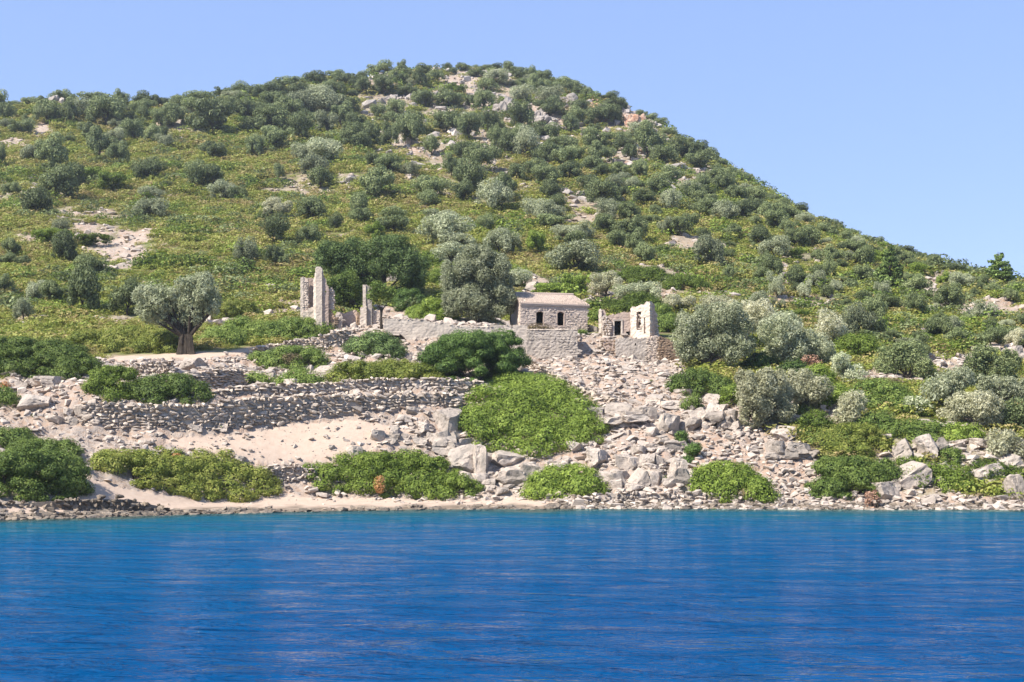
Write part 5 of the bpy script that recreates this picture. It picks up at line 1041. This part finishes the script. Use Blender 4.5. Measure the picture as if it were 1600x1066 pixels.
for key, ids in groups.items():
    ids.sort(key=lambda i: keep[i][0])
    for j, i in enumerate(ids):
        what = KIND[key[0]][1]; n = len(ids)
        pos = '' if n == 1 else (', '+('leftmost' if j == 0 else ('rightmost' if j == n-1 else ORD[min(j, 14)]+' from left')))
        LAB[i] = f"{what}{pos}, {key[1]} {key[2]}"
def hill_xf(t, i):
    u, v, w, h, k = t; x, y, z = place(u, min(v, 560)); s = y/F; me, W0, H0 = crown_for(k, w, h, i)
    sx = max(w*s/W0*1.06, .25); sz = max(h*s/H0*1.1, .25)
    return me, x, y+sx*W0*.18, hgt(x, y+sx*W0*.18)-.12*sz, sx, sz
for i, t in enumerate(keep):
    me, x, y, z, sx, sz = hill_xf(t, i)
    if t[1]-rv(t[0]) < 26 and t[4] != 'p': sx *= .86; sz *= .82
    nm = KIND[t[4]][0]; g_ = np.random.default_rng(i)
    r = empty(nm, (x, y, z), g_.random()*6.28, (sx, sx, sz)); tag(r, LAB[i], 'shrub' if nm == 'green_shrub' else 'tree', {'oak_tree': 'oaks on the hillside', 'wild_olive': 'wild olives on the hillside', 'green_shrub': 'bright shrubs on the hillside', 'pine_tree': 'pines on the right slope'}[nm])
    obj('crown', me, r)
    if nm != 'green_shrub': obj('trunk', PTR[0] if nm == 'pine_tree' else TRK[i % 4], r)

# ------------------------------------------------------------------ ground cover and loose stones nobody could count (instanced on points)
def scatter(name, P, S, RZ, IDX, variants, squash=None, kind_name=None, lean=None):
    src = bpy.data.collections.new(name+'_source')
    for k, me in enumerate(variants): src.objects.link(bpy.data.objects.new(f'{name}_{k:02d}', me))
    me = bpy.data.meshes.new(name); me.vertices.add(len(P)); me.vertices.foreach_set('co', np.asarray(P, np.float32).ravel())
    def at(n, typ, v):
        a = me.attributes.new(n, typ, 'POINT'); v = np.asarray(v, np.int32 if typ == 'INT' else np.float32)
        a.data.foreach_set('vector' if typ == 'FLOAT_VECTOR' else 'value', v.ravel())
    at('size', 'FLOAT_VECTOR', S); at('turn', 'FLOAT_VECTOR', RZ); at('pick', 'INT', IDX)
    o = obj(name, me); o['kind'] = 'stuff'
    gt = bpy.data.node_groups.new(name, 'GeometryNodeTree')
    gt.interface.new_socket('Geometry', in_out='INPUT', socket_type='NodeSocketGeometry'); gt.interface.new_socket('Geometry', in_out='OUTPUT', socket_type='NodeSocketGeometry')
    gi = gt.nodes.new('NodeGroupInput'); go = gt.nodes.new('NodeGroupOutput'); ip = gt.nodes.new('GeometryNodeInstanceOnPoints')
    ci = gt.nodes.new('GeometryNodeCollectionInfo'); ci.inputs['Collection'].default_value = src; ci.inputs['Separate Children'].default_value = True; ci.inputs['Reset Children'].default_value = True
    def na(n, typ):
        a = gt.nodes.new('GeometryNodeInputNamedAttribute'); a.data_type = typ; a.inputs['Name'].default_value = n; return a.outputs['Attribute']
    L = gt.links; L.new(gi.outputs[0], ip.inputs['Points']); L.new(ci.outputs[0], ip.inputs['Instance']); ip.inputs['Pick Instance'].default_value = True
    L.new(na('pick', 'INT'), ip.inputs['Instance Index']); L.new(na('turn', 'FLOAT_VECTOR'), ip.inputs['Rotation']); L.new(na('size', 'FLOAT_VECTOR'), ip.inputs['Scale'])
    L.new(ip.outputs[0], go.inputs[0]); md = o.modifiers.new('scatter', 'NODES'); md.node_group = gt
    return o
def cushion(seed, n=260, size=.12, mat='scrub', flat=.62):
    g = np.random.default_rng(seed); C, R = crown_lobes(g, 1, 1, flat, .05, 7, .5, 0.0); V, Q = leaf_cloud(C, R, n, size, g, zmin=-.1, tilt=1.0, up=.4, cull=.7)
    return np_mesh('cushion', V, Q, M[mat])
gs = np.random.default_rng(99)
n = 69000
u = gs.uniform(-400, 1960, n); y = 92+(gs.random(n)**1.05)*350; x = (u-CX)/F*y
z = hgt(x, y); bare = hgt(x, y, BARE); v = HV-F*(z-HC)/y
front = inpoly(u, v, [(440,430),(1080,430),(1080,600),(440,600)]) & (y > 122) & (y < 137)
ok = (gs.random(n) > bare*1.7) & ~front & (hgt(x, y, SAND) < .3)
u, y, x, z = u[ok], y[ok], x[ok], z[ok]; n = len(u)
sz = (0.40+.85*gs.random(n)**2)*(0.72+y/300)
P = np.stack([x, y, z-.06*sz], 1); S = np.stack([sz, sz, sz*(.55+.4*gs.random(n))], 1); RZ = np.stack([.12*gs.normal(size=n), .12*gs.normal(size=n), gs.random(n)*6.28], 1)
scatter('low_scrub', P, S, RZ, gs.integers(0, 8, n), [cushion(s) for s in range(8)])
# middle-sized evergreen shrubs in drifts between the oaks
n = 11000; u = gs.uniform(-400, 1960, n); y = 125+gs.random(n)*330; x = (u-CX)/F*y; b = hgt(x, y, BARE); z = hgt(x, y); v = HV-F*(z-HC)/y
front = inpoly(u, v, [(440,430),(1080,430),(1080,600),(440,600)]) & (y < 139)
dr = fbm(x/13, y/13, oct=3, seed=61)+.30*np.clip((y-180)/160, 0, 1)+.25*np.clip((u-900)/500, 0, 1)
ok = (dr > .14) & (b < .35) & ~front & (y > 128) & (gs.random(n) < .8); x, y, z, u = x[ok], y[ok], z[ok], u[ok]; n = len(x)
sz = (.8+1.1*gs.random(n)**1.8)*(.75+y/420)
scatter('evergreen_undergrowth', np.stack([x, y, z-.1], 1), np.stack([sz, sz, sz*(.6+.35*gs.random(n))], 1), np.stack([.1*gs.normal(size=n), .1*gs.normal(size=n), gs.random(n)*6.28], 1), gs.integers(0, 9, n), [cushion(70+s, 420, .10, ('mid_green', 'green', 'oak')[s % 3], .8) for s in range(9)])
# dry and green tussocks sprinkled thinly on the bare ground
n = 5000; u = gs.uniform(-150, 1750, n); y = 90+gs.random(n)**1.3*300; x = (u-CX)/F*y; b = hgt(x, y, BARE); vv_ = HV-F*(hgt(x, y)-HC)/y
ok = (b > .4) & (gs.random(n) < .45) & (hgt(x, y, SAND) < .2) & ((y > 140) | (fbm(x/5, y/5, oct=2, seed=5) > .15)); x, y = x[ok], y[ok]; n = len(x); sz = .14+.3*gs.random(n)**2*(1+y/300)
scatter('dry_tussocks', np.stack([x, y, hgt(x, y)-.03], 1), np.stack([sz, sz, sz], 1), np.stack([0*x, 0*x, gs.random(n)*6], 1), gs.integers(0, 4, n), [cushion(30+s, 90, .2, 'brown_scrub' if s % 2 else 'mid_green', .8) for s in range(4)])
# loose stones: many flat broken plates, sizes spread over a wide range
def stones(name, n, ylo, yhi, cond, smin, smax, pw, mat, flat=.55, sink=.25, umin=-150, umax=1750):
    u = gs.uniform(umin, umax, n); y = ylo+gs.random(n)*(yhi-ylo); x = (u-CX)/F*y; ok = cond(u, x, y); x, y = x[ok], y[ok]; n = len(x)
    s = smin+(smax-smin)*gs.random(n)**pw; z = hgt(x, y)
    S = np.stack([s*(.8+.6*gs.random(n)), s*(.7+.4*gs.random(n)), s*flat*(.5+.8*gs.random(n))], 1)
    scatter(name, np.stack([x, y, z+S[:, 2]*(.5-sink)], 1), S, np.stack([.18*gs.normal(size=n), .18*gs.normal(size=n), gs.random(n)*6.28], 1), gs.integers(0, 14, n), [np_mesh('loose_stone', a, b, M[mat]) for a, b in SV])
rk = lambda u, x, y: (hgt(x, y, ROCK) > .5)
stones('scree_stones', 95000, 90, 132, lambda u, x, y: rk(u, x, y) & (gs.random(len(x)) < np.where((u < 640) & (y < 105), .42, 1)) & (gs.random(len(x)) < .35+.75*np.clip(fbm(x/4, y/4, oct=3, seed=41)+.35, 0, 1)), .05, .42, 3.4, 'pale_stone')
stones('scree_rocks', 1900, 92, 132, lambda u, x, y: rk(u, x, y) & (gs.random(len(x)) < np.where((y < 105) & (u < 640), .3, np.where((y > 112) & (u > 840), .45, 1))) & (fbm(x/6, y/6, oct=3, seed=43) > -.05), .25, .75, 2.2, 'pale_stone', .6)
stones('beach_pebbles', 7000, 80, 112, lambda u, x, y: (hgt(x, y, SAND) > .5) & (gs.random(len(x)) < .35), .02, .16, 4, 'pale_stone')
stones('soil_stones', 16000, 97, 108, lambda u, x, y: (hgt(x, y, SAND) > .5) & (gs.random(len(x)) < .25), .04, .3, 3.5, 'pale_stone')
stones('hill_rocks', 22000, 132, 440, lambda u, x, y: (hgt(x, y, BARE) > .3), .12, .9, 3.0, 'pale_stone')
stones('summit_rocks', 6000, 240, 440, lambda u, x, y: (hgt(x, y, BARE) > .4) & (u > 540), .4, 1.9, 3.0, 'crag_stone', .75)
stones('ochre_rocks', 3000, 240, 440, lambda u, x, y: (hgt(x, y, BARE) > .4) & (u > 900) & (u < 1030), .3, 1.5, 2.5, 'red_crag', .8)
n = 5200; u = gs.uniform(-150, 1750, n); y = waterline(u)+np.where(gs.random(n) < .12, -1.6*gs.random(n), gs.normal(size=n)*.55)+.1; dn = np.where(u < 420, .9, np.where(u < 860, .16, 1.0)); ok = gs.random(n) < dn; u, y = u[ok], y[ok]; x = (u-CX)/F*y; n = len(x)
s = .07+.3*gs.random(n)**2.5; scatter('waterline_stones', np.stack([x, y, hgt(x, y)+s*.1], 1), np.stack([s*1.3, s, s*.6], 1), np.stack([.2*gs.normal(size=n), .2*gs.normal(size=n), gs.random(n)*6.28], 1), gs.integers(0, 14, n), ST['wet_stone'])
# oaks past the ones built singly: outside the frame and the smallest of the far thickets
if rest:
    P = []; S = []; I = []; pool = OAK+OAKW+SIL
    for i, t in enumerate(rest):
        me, x, y, z, sx, sz = hill_xf(t, i); P.append((x, y, z)); S.append((sx, sx, sz)); I.append(pool.index(me) if me in pool else 0)
    scatter('distant_thicket', P, S, np.stack([np.zeros(len(P)), np.zeros(len(P)), gs.random(len(P))*6.28], 1), I, pool)
print([l for l in LAB.values() if len(l.replace('-',' ').split()) > 15][:4]); print('TREES', len(keep), len(rest), cnt, 'tris', sum(sum(len(p.vertices)-2 for p in me.polygons) if len(me.polygons) < 100 else len(me.polygons)*2 for me in bpy.data.meshes)//1000, 'k')
